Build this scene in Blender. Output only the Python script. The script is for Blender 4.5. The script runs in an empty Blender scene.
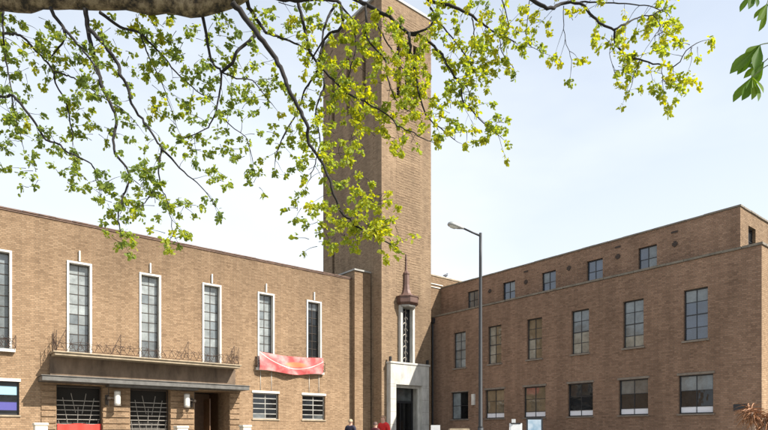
import bpy, bmesh, math, random
from mathutils import Vector, Matrix
R = math.radians
random.seed(7)
scene = bpy.context.scene
col = scene.collection

# ------------------------------------------------------------------ camera
YAW = R(38.66)
EYE = 1.5
CS, SN = math.cos(YAW), math.sin(YAW)
cam_d = bpy.data.cameras.new("camera")
cam = bpy.data.objects.new("camera", cam_d)
col.objects.link(cam)
cam.location = (0, 0, EYE)
cam.rotation_euler = (R(90), 0, -YAW)
cam_d.sensor_width = 36
cam_d.lens = 580 / 768 * 36
cam_d.shift_y = 217 / 768
cam_d.clip_start = 0.05
cam_d.clip_end = 2000
scene.camera = cam

# ------------------------------------------------------------------ sky, sun, exposure
SUN = Vector((0.55, -1.0, 1.05)).normalized()
sun_el = math.asin(SUN.z)
sun_az = math.atan2(SUN.x, SUN.y)
world = bpy.data.worlds.new("World")
scene.world = world
world.use_nodes = True
wn, wl = world.node_tree.nodes, world.node_tree.links
wn.clear()
sky = wn.new("ShaderNodeTexSky"); sky.sky_type = 'NISHITA'
sky.sun_disc = False
sky.sun_elevation = sun_el
sky.sun_rotation = sun_az
sky.air_density = 1.0; sky.dust_density = 1.2; sky.ozone_density = 1.0
wtc = wn.new("ShaderNodeTexCoord")
wno = wn.new("ShaderNodeTexNoise"); wno.inputs["Scale"].default_value = 1.6; wno.inputs["Detail"].default_value = 5
wmp = wn.new("ShaderNodeMapping"); wmp.inputs["Scale"].default_value = (1, 1, 2.5)
wrp = wn.new("ShaderNodeValToRGB")
wrp.color_ramp.elements[0].position = 0.38; wrp.color_ramp.elements[0].color = (0, 0, 0, 1)
wrp.color_ramp.elements[1].position = 0.72; wrp.color_ramp.elements[1].color = (0.32, 0.32, 0.32, 1)
wmx = wn.new("ShaderNodeMixRGB")
wmx.inputs[2].default_value = (4.85, 5.15, 5.45, 1)
bg = wn.new("ShaderNodeBackground"); bg.inputs["Strength"].default_value = 0.10
wo = wn.new("ShaderNodeOutputWorld")
wl.new(wtc.outputs["Generated"], wmp.inputs["Vector"]); wl.new(wmp.outputs[0], wno.inputs["Vector"])
wsp = wn.new("ShaderNodeSeparateXYZ"); wl.new(wtc.outputs["Generated"], wsp.inputs[0])
wmr = wn.new("ShaderNodeMapRange"); wmr.inputs[1].default_value = 0.0; wmr.inputs[2].default_value = 1.0
wmr.inputs[3].default_value = 0.97; wmr.inputs[4].default_value = 0.22
wl.new(wsp.outputs[2], wmr.inputs[0])
wad = wn.new("ShaderNodeMath"); wad.operation = 'ADD'; wad.use_clamp = True
wl.new(wno.outputs["Fac"], wrp.inputs[0]); wl.new(wmr.outputs[0], wad.inputs[0]); wl.new(wrp.outputs[0], wad.inputs[1]); wl.new(wad.outputs[0], wmx.inputs[0])
wl.new(sky.outputs[0], wmx.inputs[1]); wl.new(wmx.outputs[0], bg.inputs[0]); wl.new(bg.outputs[0], wo.inputs[0])
sun_d = bpy.data.lights.new("sun", 'SUN')
sun_d.energy = 4.4; sun_d.angle = R(0.5); sun_d.color = (1.0, 0.95, 0.87)
sun = bpy.data.objects.new("sun", sun_d); col.objects.link(sun)
sun.rotation_euler = (-SUN).to_track_quat('-Z', 'Y').to_euler()
sun.location = (10, -10, 40)
scene.view_settings.view_transform = 'Standard'
scene.view_settings.look = 'None'
scene.view_settings.gamma = 1
scene.view_settings.use_curve_mapping = False
scene.view_settings.exposure = 1.1

# ------------------------------------------------------------------ helpers
def at(px, py, d):
    """point seen at photo pixel (px,py), d metres into the scene"""
    r = (px - 384) / 580 * d; u = (432 - py) / 580 * d
    return Vector((CS * r + SN * d, -SN * r + CS * d, EYE + u))

def ground_z(x, y):
    s = SN * x + CS * y
    t = min(1, max(0, (s - 6) / 9)); t = t * t * (3 - 2 * t)
    return 0.45 * t

class MB:
    def __init__(self): self.v = []; self.f = []
    def box(self, x0, x1, y0, y1, z0, z1, bev=0):
        n = len(self.v)
        self.v += [(x0,y0,z0),(x1,y0,z0),(x1,y1,z0),(x0,y1,z0),(x0,y0,z1),(x1,y0,z1),(x1,y1,z1),(x0,y1,z1)]
        self.f += [tuple(n+i for i in q) for q in ((0,3,2,1),(4,5,6,7),(0,1,5,4),(1,2,6,5),(2,3,7,6),(3,0,4,7))]
        return self
    def quad(self, a, b, c, d):
        n = len(self.v); self.v += [tuple(a), tuple(b), tuple(c), tuple(d)]; self.f.append((n, n+1, n+2, n+3)); return self
    def tube(self, pts, rad, n=6, cap=True):
        pts = [Vector(p) for p in pts]
        if len(pts) < 2: return self
        if not hasattr(rad, '__len__'): rad = [rad] * len(pts)
        base = len(self.v); prev = None
        for i, p in enumerate(pts):
            t = (pts[min(i+1, len(pts)-1)] - pts[max(i-1, 0)])
            if t.length < 1e-9: t = Vector((0,0,1))
            t.normalize()
            if prev is None:
                a = Vector((0,0,1)) if abs(t.z) < .9 else Vector((1,0,0))
                prev = (a - t * a.dot(t)).normalized()
            else:
                prev = prev - t * prev.dot(t)
                prev = prev.normalized() if prev.length > 1e-6 else t.orthogonal().normalized()
            b = t.cross(prev)
            for k in range(n):
                an = 2*math.pi*k/n
                q = p + (prev*math.cos(an) + b*math.sin(an)) * rad[i]
                self.v.append((q.x, q.y, q.z))
        for i in range(len(pts)-1):
            for k in range(n):
                a = base+i*n+k; b2 = base+i*n+(k+1)%n
                self.f.append((a, b2, b2+n, a+n))
        if cap:
            self.f.append(tuple(base+k for k in reversed(range(n))))
            self.f.append(tuple(base+(len(pts)-1)*n+k for k in range(n)))
        return self
    def lathe(self, cx, cy, prof, n=12, ph=0):
        base = len(self.v)
        for r, z in prof:
            for k in range(n):
                a = 2*math.pi*k/n + ph
                self.v.append((cx+r*math.cos(a), cy+r*math.sin(a), z))
        for i in range(len(prof)-1):
            for k in range(n):
                a = base+i*n+k; b = base+i*n+(k+1)%n
                self.f.append((a, b, b+n, a+n))
        self.f.append(tuple(base+k for k in reversed(range(n))))
        self.f.append(tuple(base+(len(prof)-1)*n+k for k in range(n)))
        return self
    def mesh(self, name, mat, smooth=False):
        me = bpy.data.meshes.new(name)
        me.from_pydata(self.v, [], self.f); me.update()
        if mat is not None: me.materials.append(mat)
        if smooth: me.polygons.foreach_set("use_smooth", [True]*len(me.polygons))
        return me
    def build(self, name, mat, parent=None, smooth=False, bevel=0):
        me = self.mesh(name, mat, smooth)
        o = link(name, me, parent)
        if bevel:
            m = o.modifiers.new("bevel", 'BEVEL'); m.width = bevel; m.segments = 2; m.limit_method = 'ANGLE'
        return o

def link(name, data, parent=None, local=False):
    o = bpy.data.objects.new(name, data); col.objects.link(o)
    if parent is not None:
        o.parent = parent
        if not local: o.matrix_parent_inverse = Matrix.Translation(-wloc(parent))
    return o
def wloc(o):
    p = Vector(o.location)
    if o.parent is not None and o.matrix_parent_inverse == Matrix.Identity(4): p = p + wloc(o.parent)
    return p
def thing(name, label, cat, loc=(0,0,0), group=None):
    o = bpy.data.objects.new(name, None); col.objects.link(o)
    o.location = loc; o.empty_display_size = .3
    return tag(o, label, cat, group)
def tag(o, label, cat, group=None):
    o["label"] = label; o["category"] = cat
    if group: o["group"] = group
    return o

def wall(name, mat, parent, axis, c, u0, u1, z0, z1, holes=(), depth=.24):
    """flat wall with real openings. axis 'y': plane y=c facing -y; axis 'x': plane x=c facing -x; depth goes inward."""
    us = sorted({u0, u1, *[h[0] for h in holes], *[h[1] for h in holes]})
    zs = sorted({z0, z1, *[h[2] for h in holes], *[h[3] for h in holes]})
    m = MB()
    P = (lambda u, d, z: (u, c+d, z)) if axis == 'y' else (lambda u, d, z: (c+d, u, z))
    fl = axis == 'x'
    def q(a, b, cc, d):
        m.quad(*( (a, d, cc, b) if fl else (a, b, cc, d)))
    def inside(u, z): return any(h[0] < u < h[1] and h[2] < z < h[3] for h in holes)
    for a, b in zip(us, us[1:]):
        for e, g in zip(zs, zs[1:]):
            if inside((a+b)/2, (e+g)/2): continue
            q(P(a,0,e), P(b,0,e), P(b,0,g), P(a,0,g))
    for h in holes:
        a, b, e, g = h[:4]; dp = h[4] if len(h) > 4 else depth
        q(P(a,0,e), P(a,0,g), P(a,dp,g), P(a,dp,e))
        q(P(b,0,g), P(b,0,e), P(b,dp,e), P(b,dp,g))
        q(P(a,0,g), P(b,0,g), P(b,dp,g), P(a,dp,g))
        q(P(b,0,e), P(a,0,e), P(a,dp,e), P(b,dp,e))
    return m.build(name, mat, parent)

# ------------------------------------------------------------------ materials
def newmat(name):
    m = bpy.data.materials.new(name); m.use_nodes = True
    nt = m.node_tree; b = nt.nodes["Principled BSDF"]
    return m, nt, nt.nodes, nt.links, b
def simple(name, c, rough=.6, metal=0, noise=0.0, scale=6, bump=0, ior=None, stretch=(1,1,1)):
    m, nt, N, L, b = newmat(name)
    b.inputs["Base Color"].default_value = (*c, 1); b.inputs["Roughness"].default_value = rough
    b.inputs["Metallic"].default_value = metal
    if ior: b.inputs["IOR"].default_value = ior
    if noise:
        g = N.new("ShaderNodeNewGeometry")
        mp = N.new("ShaderNodeMapping"); mp.inputs["Scale"].default_value = stretch
        t = N.new("ShaderNodeTexNoise"); t.inputs["Scale"].default_value = scale; t.inputs["Detail"].default_value = 7; t.inputs["Roughness"].default_value = .65
        r = N.new("ShaderNodeMapRange"); r.inputs[1].default_value = .3; r.inputs[2].default_value = .7
        r.inputs[3].default_value = 1-noise; r.inputs[4].default_value = 1+noise
        v = N.new("ShaderNodeVectorMath"); v.operation = 'SCALE'; v.inputs[0].default_value = c
        L.new(g.outputs["Position"], mp.inputs[0]); L.new(mp.outputs[0], t.inputs["Vector"]); L.new(t.outputs["Fac"], r.inputs[0])
        L.new(r.outputs[0], v.inputs["Scale"]); L.new(v.outputs[0], b.inputs["Base Color"])
        if bump:
            bp = N.new("ShaderNodeBump"); bp.inputs["Strength"].default_value = bump; bp.inputs["Distance"].default_value = .02
            L.new(t.outputs["Fac"], bp.inputs["Height"]); L.new(bp.outputs[0], b.inputs["Normal"])
    return m

def math_node(N, L, op, a, b=None, c=None):
    n = N.new("ShaderNodeMath"); n.operation = op
    for i, x in enumerate((a, b, c)):
        if x is None: continue
        if isinstance(x, (int, float)): n.inputs[i].default_value = x
        else: L.new(x, n.inputs[i])
    return n.outputs[0]

def brick_mat(name, cols, mortar, stain=.17, soot=None, bw=.225, rh=.075):
    m, nt, N, L, b = newmat(name)
    M = lambda *a: math_node(N, L, *a)
    g = N.new("ShaderNodeNewGeometry")
    p = N.new("ShaderNodeSeparateXYZ"); L.new(g.outputs["Position"], p.inputs[0])
    nn = N.new("ShaderNodeSeparateXYZ"); L.new(g.outputs["True Normal"], nn.inputs[0])
    ax = M('GREATER_THAN', M('ABSOLUTE', nn.outputs[0]), .6)
    u = M('ADD', M('MULTIPLY', p.outputs[1], ax), M('MULTIPLY', p.outputs[0], M('SUBTRACT', 1, ax)))
    v = p.outputs[2]
    # slightly uneven courses
    wob = N.new("ShaderNodeTexNoise"); wob.inputs["Scale"].default_value = 3.0
    L.new(g.outputs["Position"], wob.inputs["Vector"])
    v2 = M('ADD', v, M('MULTIPLY', M('SUBTRACT', wob.outputs["Fac"], .5), .012))
    rowf = M('DIVIDE', v2, rh)
    row = M('FLOOR', rowf)
    per = bw*1.5
    uf = M('ADD', M('DIVIDE', u, per), M('MULTIPLY', M('MODULO', row, 2.0), .5))
    fu0 = M('FRACT', uf); fv = M('FRACT', rowf)
    head = M('GREATER_THAN', fu0, .6667)
    cell = M('ADD', M('MULTIPLY', M('FLOOR', uf), 2.0), head)
    d1 = M('ABSOLUTE', M('SUBTRACT', fu0, .6667))
    eu = M('MULTIPLY', M('MINIMUM', d1, M('MINIMUM', fu0, M('SUBTRACT', 1, fu0))), per)
    ev = M('MULTIPLY', M('MINIMUM', fv, M('SUBTRACT', 1, fv)), rh)
    e = M('MINIMUM', eu, ev)
    mort = N.new("ShaderNodeMapRange"); mort.inputs[1].default_value = .004; mort.inputs[2].default_value = .009
    mort.inputs[3].default_value = 1; mort.inputs[4].default_value = 0
    L.new(e, mort.inputs[0])
    cv = N.new("ShaderNodeCombineXYZ"); L.new(cell, cv.inputs[0]); L.new(row, cv.inputs[1]); L.new(ax, cv.inputs[2])
    wnz = N.new("ShaderNodeTexWhiteNoise"); wnz.noise_dimensions = '3D'; L.new(cv.outputs[0], wnz.inputs["Vector"])
    rp = N.new("ShaderNodeValToRGB"); rp.color_ramp.interpolation = 'LINEAR'
    els = rp.color_ramp.elements
    while len(els) < len(cols): els.new(.5)
    for i, c in enumerate(cols):
        els[i].position = i/(len(cols)-1); els[i].color = (*c, 1)
    # neighbouring bricks come from one firing: cluster the tone a little
    cl = N.new("ShaderNodeTexNoise"); cl.inputs["Scale"].default_value = 1.1; cl.inputs["Detail"].default_value = 5
    L.new(g.outputs["Position"], cl.inputs["Vector"])
    tone = M('ADD', M('MULTIPLY', wnz.outputs["Value"], .54), M('MULTIPLY', M('SUBTRACT', cl.outputs["Fac"], .10), .52))
    L.new(tone, rp.inputs[0])
    mx = N.new("ShaderNodeMixRGB"); mx.inputs[2].default_value = (*mortar, 1)
    L.new(mort.outputs[0], mx.inputs[0]); L.new(rp.outputs[0], mx.inputs[1])
    # weather streaks
    mp = N.new("ShaderNodeMapping"); mp.inputs["Scale"].default_value = (1.9, 1.9, .22)
    L.new(g.outputs["Position"], mp.inputs[0])
    st = N.new("ShaderNodeTexNoise"); st.inputs["Scale"].default_value = 1.0; st.inputs["Detail"].default_value = 6; st.inputs["Roughness"].default_value = .6
    L.new(mp.outputs[0], st.inputs["Vector"])
    sr = N.new("ShaderNodeMapRange"); sr.inputs[1].default_value = .35; sr.inputs[2].default_value = .68
    sr.inputs[3].default_value = 1-stain; sr.inputs[4].default_value = 1+stain*.5
    L.new(st.outputs["Fac"], sr.inputs[0])
    vm = N.new("ShaderNodeVectorMath"); vm.operation = 'SCALE'
    fac = sr.outputs[0]
    # broad patches of cleaner and dirtier brick
    bpn = N.new("ShaderNodeTexNoise"); bpn.inputs["Scale"].default_value = .22; bpn.inputs["Detail"].default_value = 4
    L.new(g.outputs["Position"], bpn.inputs["Vector"])
    bm = N.new("ShaderNodeMapRange"); bm.inputs[1].default_value = .35; bm.inputs[2].default_value = .65; bm.inputs[3].default_value = .88; bm.inputs[4].default_value = 1.08
    L.new(bpn.outputs["Fac"], bm.inputs[0]); fac = M('MULTIPLY', fac, bm.outputs[0])
    if soot:
        so = N.new("ShaderNodeMapRange"); so.inputs[1].default_value = soot[0]; so.inputs[2].default_value = soot[1]; so.inputs[3].default_value = 1; so.inputs[4].default_value = soot[2]
        L.new(M('ADD', p.outputs[2], M('MULTIPLY', M('SUBTRACT', st.outputs["Fac"], .5), 4.0)), so.inputs[0]); fac = M('MULTIPLY', fac, so.outputs[0])
    L.new(mx.outputs[0], vm.inputs[0]); L.new(fac, vm.inputs["Scale"])
    L.new(vm.outputs[0], b.inputs["Base Color"])
    b.inputs["Roughness"].default_value = .9
    b.inputs["Specular IOR Level"].default_value = .2
    hgt = M('ADD', M('MULTIPLY', mort.outputs[0], -1.0), M('MULTIPLY', wnz.outputs["Value"], .7))
    bp = N.new("ShaderNodeBump"); bp.inputs["Strength"].default_value = .8; bp.inputs["Distance"].default_value = .012
    L.new(hgt, bp.inputs["Height"]); L.new(bp.outputs[0], b.inputs["Normal"])
    return m

BR = [(.175,.108,.062), (.288,.187,.11), (.352,.234,.141), (.412,.29,.184)]
M_brick = brick_mat("buff_brick", BR, (.27,.20,.13), soot=(3.5, 10.5, .70))
M_brick_tower = brick_mat("tower_brick", [(.14,.092,.056), (.235,.16,.098), (.285,.198,.122), (.345,.25,.16)], (.22,.165,.115))
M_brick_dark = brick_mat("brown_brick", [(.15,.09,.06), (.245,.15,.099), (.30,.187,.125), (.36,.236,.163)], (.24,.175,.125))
M_coping = simple("coping_tile", (.14,.085,.06), .8, noise=.35, scale=5)
M_lead = simple("lead_flashing", (.30,.29,.26), .6, noise=.25, scale=4)
M_white = simple("white_painted_stone", (.60,.575,.52), .65, noise=.22, scale=3.5, stretch=(1,1,.4))
M_stone = simple("portland_stone", (.47,.455,.41), .75, noise=.26, scale=3.5, bump=.15, stretch=(1,1,.4))
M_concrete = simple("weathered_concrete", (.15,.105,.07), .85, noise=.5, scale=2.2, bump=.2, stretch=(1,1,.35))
M_slab = simple("balcony_slab_stone", (.31,.25,.17), .85, noise=.3, scale=4, bump=.2)
M_sill = simple("brown_sill", (.20,.165,.13), .85, noise=.25, scale=5)
M_wcop = simple("wing_coping", (.17,.145,.11), .75, noise=.3, scale=4)
M_vent = simple("rusty_vent", (.045,.03,.022), .8)
M_canopy = simple("canopy_metal", (.115,.11,.10), .6, metal=.2, noise=.35, scale=3)
M_iron = simple("wrought_iron", (.07,.045,.035), .6, metal=.4, noise=.4, scale=20)
M_frame = simple("dark_window_frame", (.02,.021,.024), .45)
M_bronze = simple("bronze_frame", (.055,.042,.032), .5, metal=.4)
M_steel = simple("gate_steel", (.32,.29,.25), .5, metal=.5, noise=.2, scale=15)
M_copper = simple("aged_copper", (.12,.066,.05), .55, metal=.15, noise=.35, scale=4, stretch=(1,1,.3))
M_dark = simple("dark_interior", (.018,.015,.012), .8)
M_lobby = simple("lobby_timber", (.13,.07,.035), .5, noise=.3, scale=5)
M_roof = simple("roof_felt", (.10,.10,.10), .9, noise=.3, scale=2)
M_greymetal = simple("lamp_column_paint", (.022,.024,.027), .6, metal=.0, noise=.12, scale=8)
M_lamp_head = simple("lamp_head_paint", (.33,.34,.33), .45, metal=.3)
M_lens = simple("lamp_lens", (.55,.56,.52), .25)
def glass(name, c, rough=.06, ior=1.9, var=.38, sc=2.4):
    m = simple(name, c, rough, noise=var, scale=sc, ior=ior)
    N, L = m.node_tree.nodes, m.node_tree.links
    b = N["Principled BSDF"]
    g = N.new("ShaderNodeNewGeometry"); t = N.new("ShaderNodeTexNoise"); t.inputs["Scale"].default_value = 1.7; t.inputs["Detail"].default_value = 2
    if var:
        oi = N.new("ShaderNodeObjectInfo"); mr = N.new("ShaderNodeMapRange"); mr.inputs[3].default_value = .78; mr.inputs[4].default_value = 1.18
        L.new(oi.outputs["Random"], mr.inputs[0]); v2 = N.new("ShaderNodeVectorMath"); v2.operation = 'SCALE'
        src = b.inputs["Base Color"].links[0].from_socket; L.new(src, v2.inputs[0]); L.new(mr.outputs[0], v2.inputs["Scale"]); L.new(v2.outputs[0], b.inputs["Base Color"])
    bp = N.new("ShaderNodeBump"); bp.inputs["Strength"].default_value = .10; bp.inputs["Distance"].default_value = .06
    L.new(g.outputs["Position"], t.inputs["Vector"]); L.new(t.outputs["Fac"], bp.inputs["Height"]); L.new(bp.outputs[0], b.inputs["Normal"])
    return m
G_pale = glass("obscured_glass", (.235,.255,.25), .16, 1.7)
G_pale2 = glass("obscured_glass_darker", (.10,.11,.11), .12, 1.8)
G_dark = glass("dark_glass", (.018,.02,.022), .03, 1.5)
G_black = glass("open_dark_glass", (.008,.008,.008), .08, 1.5)
G_blue = glass("blue_reflection_tint", (.035,.055,.09), .04, 1.9)  # blue of the reflected sky is put into the base colour
G_cream = glass("blind_glass", (.26,.245,.20), .12, 1.6)
G_warm = glass("warm_reflection_tint", (.15,.118,.075), .05, 1.65)  # warm reflections painted as the pane's own colour
G_grey = glass("grey_blind_glass", (.15,.17,.175), .1, 1.7)
G_white = simple("frosted_strip", (.75,.76,.80), .35)
G_light = simple("pale_blue_film", (.28,.46,.56), .3)
G_purple = simple("violet_film", (.085,.08,.27), .3)

# ------------------------------------------------------------------ setting: ground
def build_ground():
    m, nt, N, L, b = newmat("forecourt_paving")
    g = N.new("ShaderNodeNewGeometry")
    br = N.new("ShaderNodeTexBrick"); br.inputs["Scale"].default_value = 1.0
    br.inputs["Brick Width"].default_value = .9; br.inputs["Row Height"].default_value = .6; br.inputs["Mortar Size"].default_value = .012
    br.inputs["Color1"].default_value = (.25,.235,.205,1); br.inputs["Color2"].default_value = (.19,.18,.16,1); br.inputs["Mortar"].default_value = (.10,.095,.085,1)
    t = N.new("ShaderNodeTexNoise"); t.inputs["Scale"].default_value = .8; t.inputs["Detail"].default_value = 8
    mr = N.new("ShaderNodeMapRange"); mr.inputs[1].default_value = .3; mr.inputs[2].default_value = .7; mr.inputs[3].default_value = .75; mr.inputs[4].default_value = 1.15
    v = N.new("ShaderNodeVectorMath"); v.operation = 'SCALE'
    L.new(g.outputs["Position"], br.inputs["Vector"]); L.new(g.outputs["Position"], t.inputs["Vector"])
    L.new(t.outputs["Fac"], mr.inputs[0]); L.new(br.outputs["Color"], v.inputs[0]); L.new(mr.outputs[0], v.inputs["Scale"])
    L.new(v.outputs[0], b.inputs["Base Color"]); b.inputs["Roughness"].default_value = .85
    mb = MB()
    xs = [-600, -200, -80] + list(range(-40, 61, 2)) + [90, 200, 600]
    n = len(xs)
    for y in xs:
        for x in xs: mb.v.append((x, y, ground_z(x, y)))
    for j in range(n-1):
        for i in range(n-1):
            a = j*n+i; mb.f.append((a, a+1, a+n+1, a+n))
    o = mb.build("ground", m, smooth=True); o["kind"] = "structure"
build_ground()
GZ = .45

def coping(root, mat, x0, x1, y0, y1, z0, z1, along, pitch, under=None):
    """a run of separate coping stones, slightly uneven"""
    rnd = random.Random(int(x0*7+y0*3)); L_ = (x1-x0) if along == 'x' else (y1-y0); n = max(1, round(L_/pitch)); st = L_/n
    hx, hy = ((st-.012)/2, (y1-y0)/2) if along == 'x' else ((x1-x0)/2, (st-.012)/2)
    me = MB().box(-hx, hx, -hy, hy, z0-z1, 0).mesh("coping_stone", mat)
    for i in range(n):
        c = Vector((x0+(i+.5)*st, (y0+y1)/2, z1)) if along == 'x' else Vector(((x0+x1)/2, y0+(i+.5)*st, z1))
        o = bpy.data.objects.new("coping_stone", me); col.objects.link(o); o.parent = root
        o.location = c - Vector(root.location) + Vector((rnd.uniform(-.006,.006), rnd.uniform(-.006,.006), rnd.uniform(-.008,.006)))
        o.rotation_euler = (rnd.uniform(-.003,.003), rnd.uniform(-.003,.003), 0)

# ------------------------------------------------------------------ windows
_cache = {}
def cached(key, fn):
    if key not in _cache: _cache[key] = fn()
    return _cache[key]

def window(root, loc, face, w, h, cols, rows, glassf, frame=None, inset=.13, bar=.032, fr=.05, sill=None, lintel=None, surround=None, finial=False, thick_row=None, name="window"):
    """loc: bottom centre of the opening on the wall plane. face 'y' or 'x'. cols/rows: counts or lists of fractions."""
    frame = frame or M_frame
    cs = [1/cols]*cols if isinstance(cols, int) else cols
    rs = [1/rows]*rows if isinstance(rows, int) else rows
    def mk():
        m = MB(); y0, y1 = inset, inset+.06
        m.box(-w/2, -w/2+fr, y0, y1, 0, h).box(w/2-fr, w/2, y0, y1, 0, h)
        m.box(-w/2+fr, w/2-fr, y0, y1, 0, fr).box(-w/2+fr, w/2-fr, y0, y1, h-fr, h)
        x = -w/2
        for c in cs[:-1]:
            x += c*w; m.box(x-bar/2, x+bar/2, y0+.004, y1-.004, fr, h-fr)
        z = 0
        for i, r_ in enumerate(rs[:-1]):
            z += r_*h; bb = bar*1.8 if thick_row == i else bar
            x = -w/2
            for j, c in enumerate(cs):
                xa = x+(fr if j == 0 else bar/2); x += c*w; xb = x-(fr if j == len(cs)-1 else bar/2)
                m.box(xa, xb, y0+.006, y1-.006, z-bb/2, z+bb/2)
        return m.mesh("window", frame)
    me = cached(("w", w, h, tuple(cs), tuple(rs), frame.name, inset, bar, fr, thick_row), mk)
    o = bpy.data.objects.new(name, me); col.objects.link(o)
    o.parent = root
    o.location = Vector(loc) - Vector(root.location)
    if face == 'x': o.rotation_euler.z = R(-90)
    z = 0
    for i, r_ in enumerate(rs):
        x = -w/2
        for j, c in enumerate(cs):
            g = glassf(i, j)
            pw, ph = c*w, r_*h
            pm = cached(("p", round(pw,3), round(ph,3), g.name), lambda: MB().box(-pw/2, pw/2, -.004, .004, -ph/2, ph/2).mesh("pane", g))
            p = bpy.data.objects.new("pane", pm); col.objects.link(p); p.parent = o
            p.location = (x+pw/2, inset+.03, z+ph/2)
            p.rotation_euler = (R(random.uniform(-.9,.9)), 0, R(random.uniform(-.9,.9)))
            x += pw
        z += r_*h
    def sub(nm, key, mb, mat):
        me2 = cached(key, lambda: mb.mesh(nm, mat)); s = bpy.data.objects.new(nm, me2); col.objects.link(s); s.parent = o
    if sill:
        ex, pj, th, mat = sill
        sub("sill", ("s", w, sill[:3], mat.name), MB().box(-w/2-ex, w/2+ex, -pj, inset-.002, -th, -.002), mat)
    if lintel:
        ex, pj, th, mat = lintel
        sub("lintel", ("l", w, h, lintel[:3], mat.name), MB().box(-w/2-ex, w/2+ex, -pj, inset-.002, h+.002, h+th), mat)
    if surround:
        sw, pj, mat = surround
        mb = MB().box(-w/2-sw, -w/2+.012, -pj, inset-.003, 0, h).box(w/2-.012, w/2+sw, -pj, inset-.003, 0, h).box(-w/2-sw, w/2+sw, -pj-.004, inset-.003, h-.012, h+sw)
        sub("surround", ("r", w, h, sw, pj, mat.name), mb, mat)
    if finial:
        mb = MB().box(-.03, .03, -.08, .0, h+.101, h+.56)
        sub("finial", ("f", h), mb, M_white)
    return o

# ------------------------------------------------------------------ hall (left wing)
HX0, HX1, HY, HTOP = -14.0, 19.95, 28.0, 10.63
BAY = 2.98
WX = [2.44 + BAY*k for k in range(6)]
hall = thing("hall_building", "long sunlit buff brick hall with tall white framed windows and entrance balcony", "building", (8.4, 28, GZ))
PORT = [(4.54, 6.34), (7.52, 9.32), (10.5, 12.3)]
holes = [(x-.42, x+.42, 4.9, 8.82, .26) for x in WX]
holes += [(x-.75, x+.75, 2.2, 3.57, .26) for x in (WX[0], WX[4], WX[5])]
holes += [(a, b, GZ-.3, 3.55, 1.4 if i == 2 else .55) for i, (a, b) in enumerate(PORT)]
wall("wall", M_brick, hall, 'y', HY, HX0, HX1, GZ-.3, HTOP-.12, holes)
coping(hall, M_coping, HX0, HX1-.01, HY-.06, HY+.34, HTOP-.05, HTOP, "x", .62)
MB().box(HX0, HX1-.01, HY-.035, HY+.3, HTOP-.119, HTOP-.062).build("coping_course", M_coping, hall)
MB().box(HX0, HX1-.02, HY+.3, HY+14, HTOP-.7, HTOP-.55).build("roof", M_roof, hall)
MB().box(HX0-.01, HX0+.3, HY+.01, HY+14, GZ-.3, HTOP-.125).build("side_wall", M_brick, hall)
MB().box(HX0, HX1-.02, HY+13.7, HY+14, GZ-.3, HTOP-.125).build("back_wall", M_brick, hall)
def g_hall(k):
    def f(i, j):
        if k in (0,): return G_pale2 if i < 6 else G_grey
        if k == 5: return random.choice([G_dark, G_pale2, G_dark])
        if i < 2: return G_pale2
        return G_pale if random.random() < .85 else G_grey
    return f
for k, x in enumerate(WX):
    on_balcony = 1 <= k <= 3
    window(hall, (x, HY, 4.9), 'y', .84, 3.92, 2, 9, g_hall(k), M_bronze, inset=.2, bar=.026, fr=.04,
           surround=(.07, .05, M_white), finial=True, sill=None if on_balcony else (.18, .16, .14, M_white))
def g_gf(i, j): return random.choice([G_black, G_dark, G_black, G_dark, G_pale2])
for x in (WX[4], WX[5]):
    window(hall, (x, HY, 2.2), 'y', 1.5, 1.37, [.52, .48], 5, g_gf, M_lead, inset=.14, bar=.045, fr=.06, sill=(.05, .05, .07, M_slab), lintel=(.05, .035, .12, M_white))
w0 = window(hall, (WX[0], HY, 2.2), 'y', 1.5, 1.37, [1.0], [.14,.26,.2,.27,.13], lambda i, j: {1: G_purple, 3: G_light}.get(i, G_black), M_frame, inset=.12, bar=.012, fr=.06, sill=(.05, .05, .07, M_slab), lintel=(.05, .035, .12, M_white))
w0["label"] = "ground floor window with pale blue and violet bands"
# thin conduits between the upper sills and the lower windows
for x in (WX[4]-.32, WX[4]+.32, WX[5]-.32, WX[5]+.32):
    MB().tube([(x, HY-.018, 3.70), (x, HY-.018, 4.74)], .014, 6).build("conduit", M_white, hall, True)
# rusticated brick bands on the entrance piers
PIERS = [(3.98, 4.52), (6.36, 7.50), (9.34, 10.48), (12.32, 12.86)]
for a, b in PIERS:
    me = MB().box(a, b, HY-.045, HY-.001, 0, .205).mesh("brick_band", M_brick)
    for k in range(11):
        o = link("brick_band", me, hall); o.location.z = .52 + k*.275
# fascia behind the balcony and canopy, balcony, canopy
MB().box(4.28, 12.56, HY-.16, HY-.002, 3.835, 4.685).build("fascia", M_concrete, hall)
slab = MB().box(4.34, 12.50, HY-.86, HY-.003, 4.69, 4.80).box(4.28, 12.56, HY-.92, HY-.003, 4.802, 4.86).build("balcony", M_slab, hall, bevel=.012)
can = MB().box(3.86, 12.94, HY-1.0, HY-.003, 3.60, 3.80).box(3.82, 12.98, HY-1.04, HY-.003, 3.802, 3.835).build("canopy", M_canopy, hall, bevel=.015)
MB().box(6.45, 10.42, HY-.75, HY-.1, 3.50, 3.598).build("canopy_light_trough", M_canopy, hall)

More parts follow.
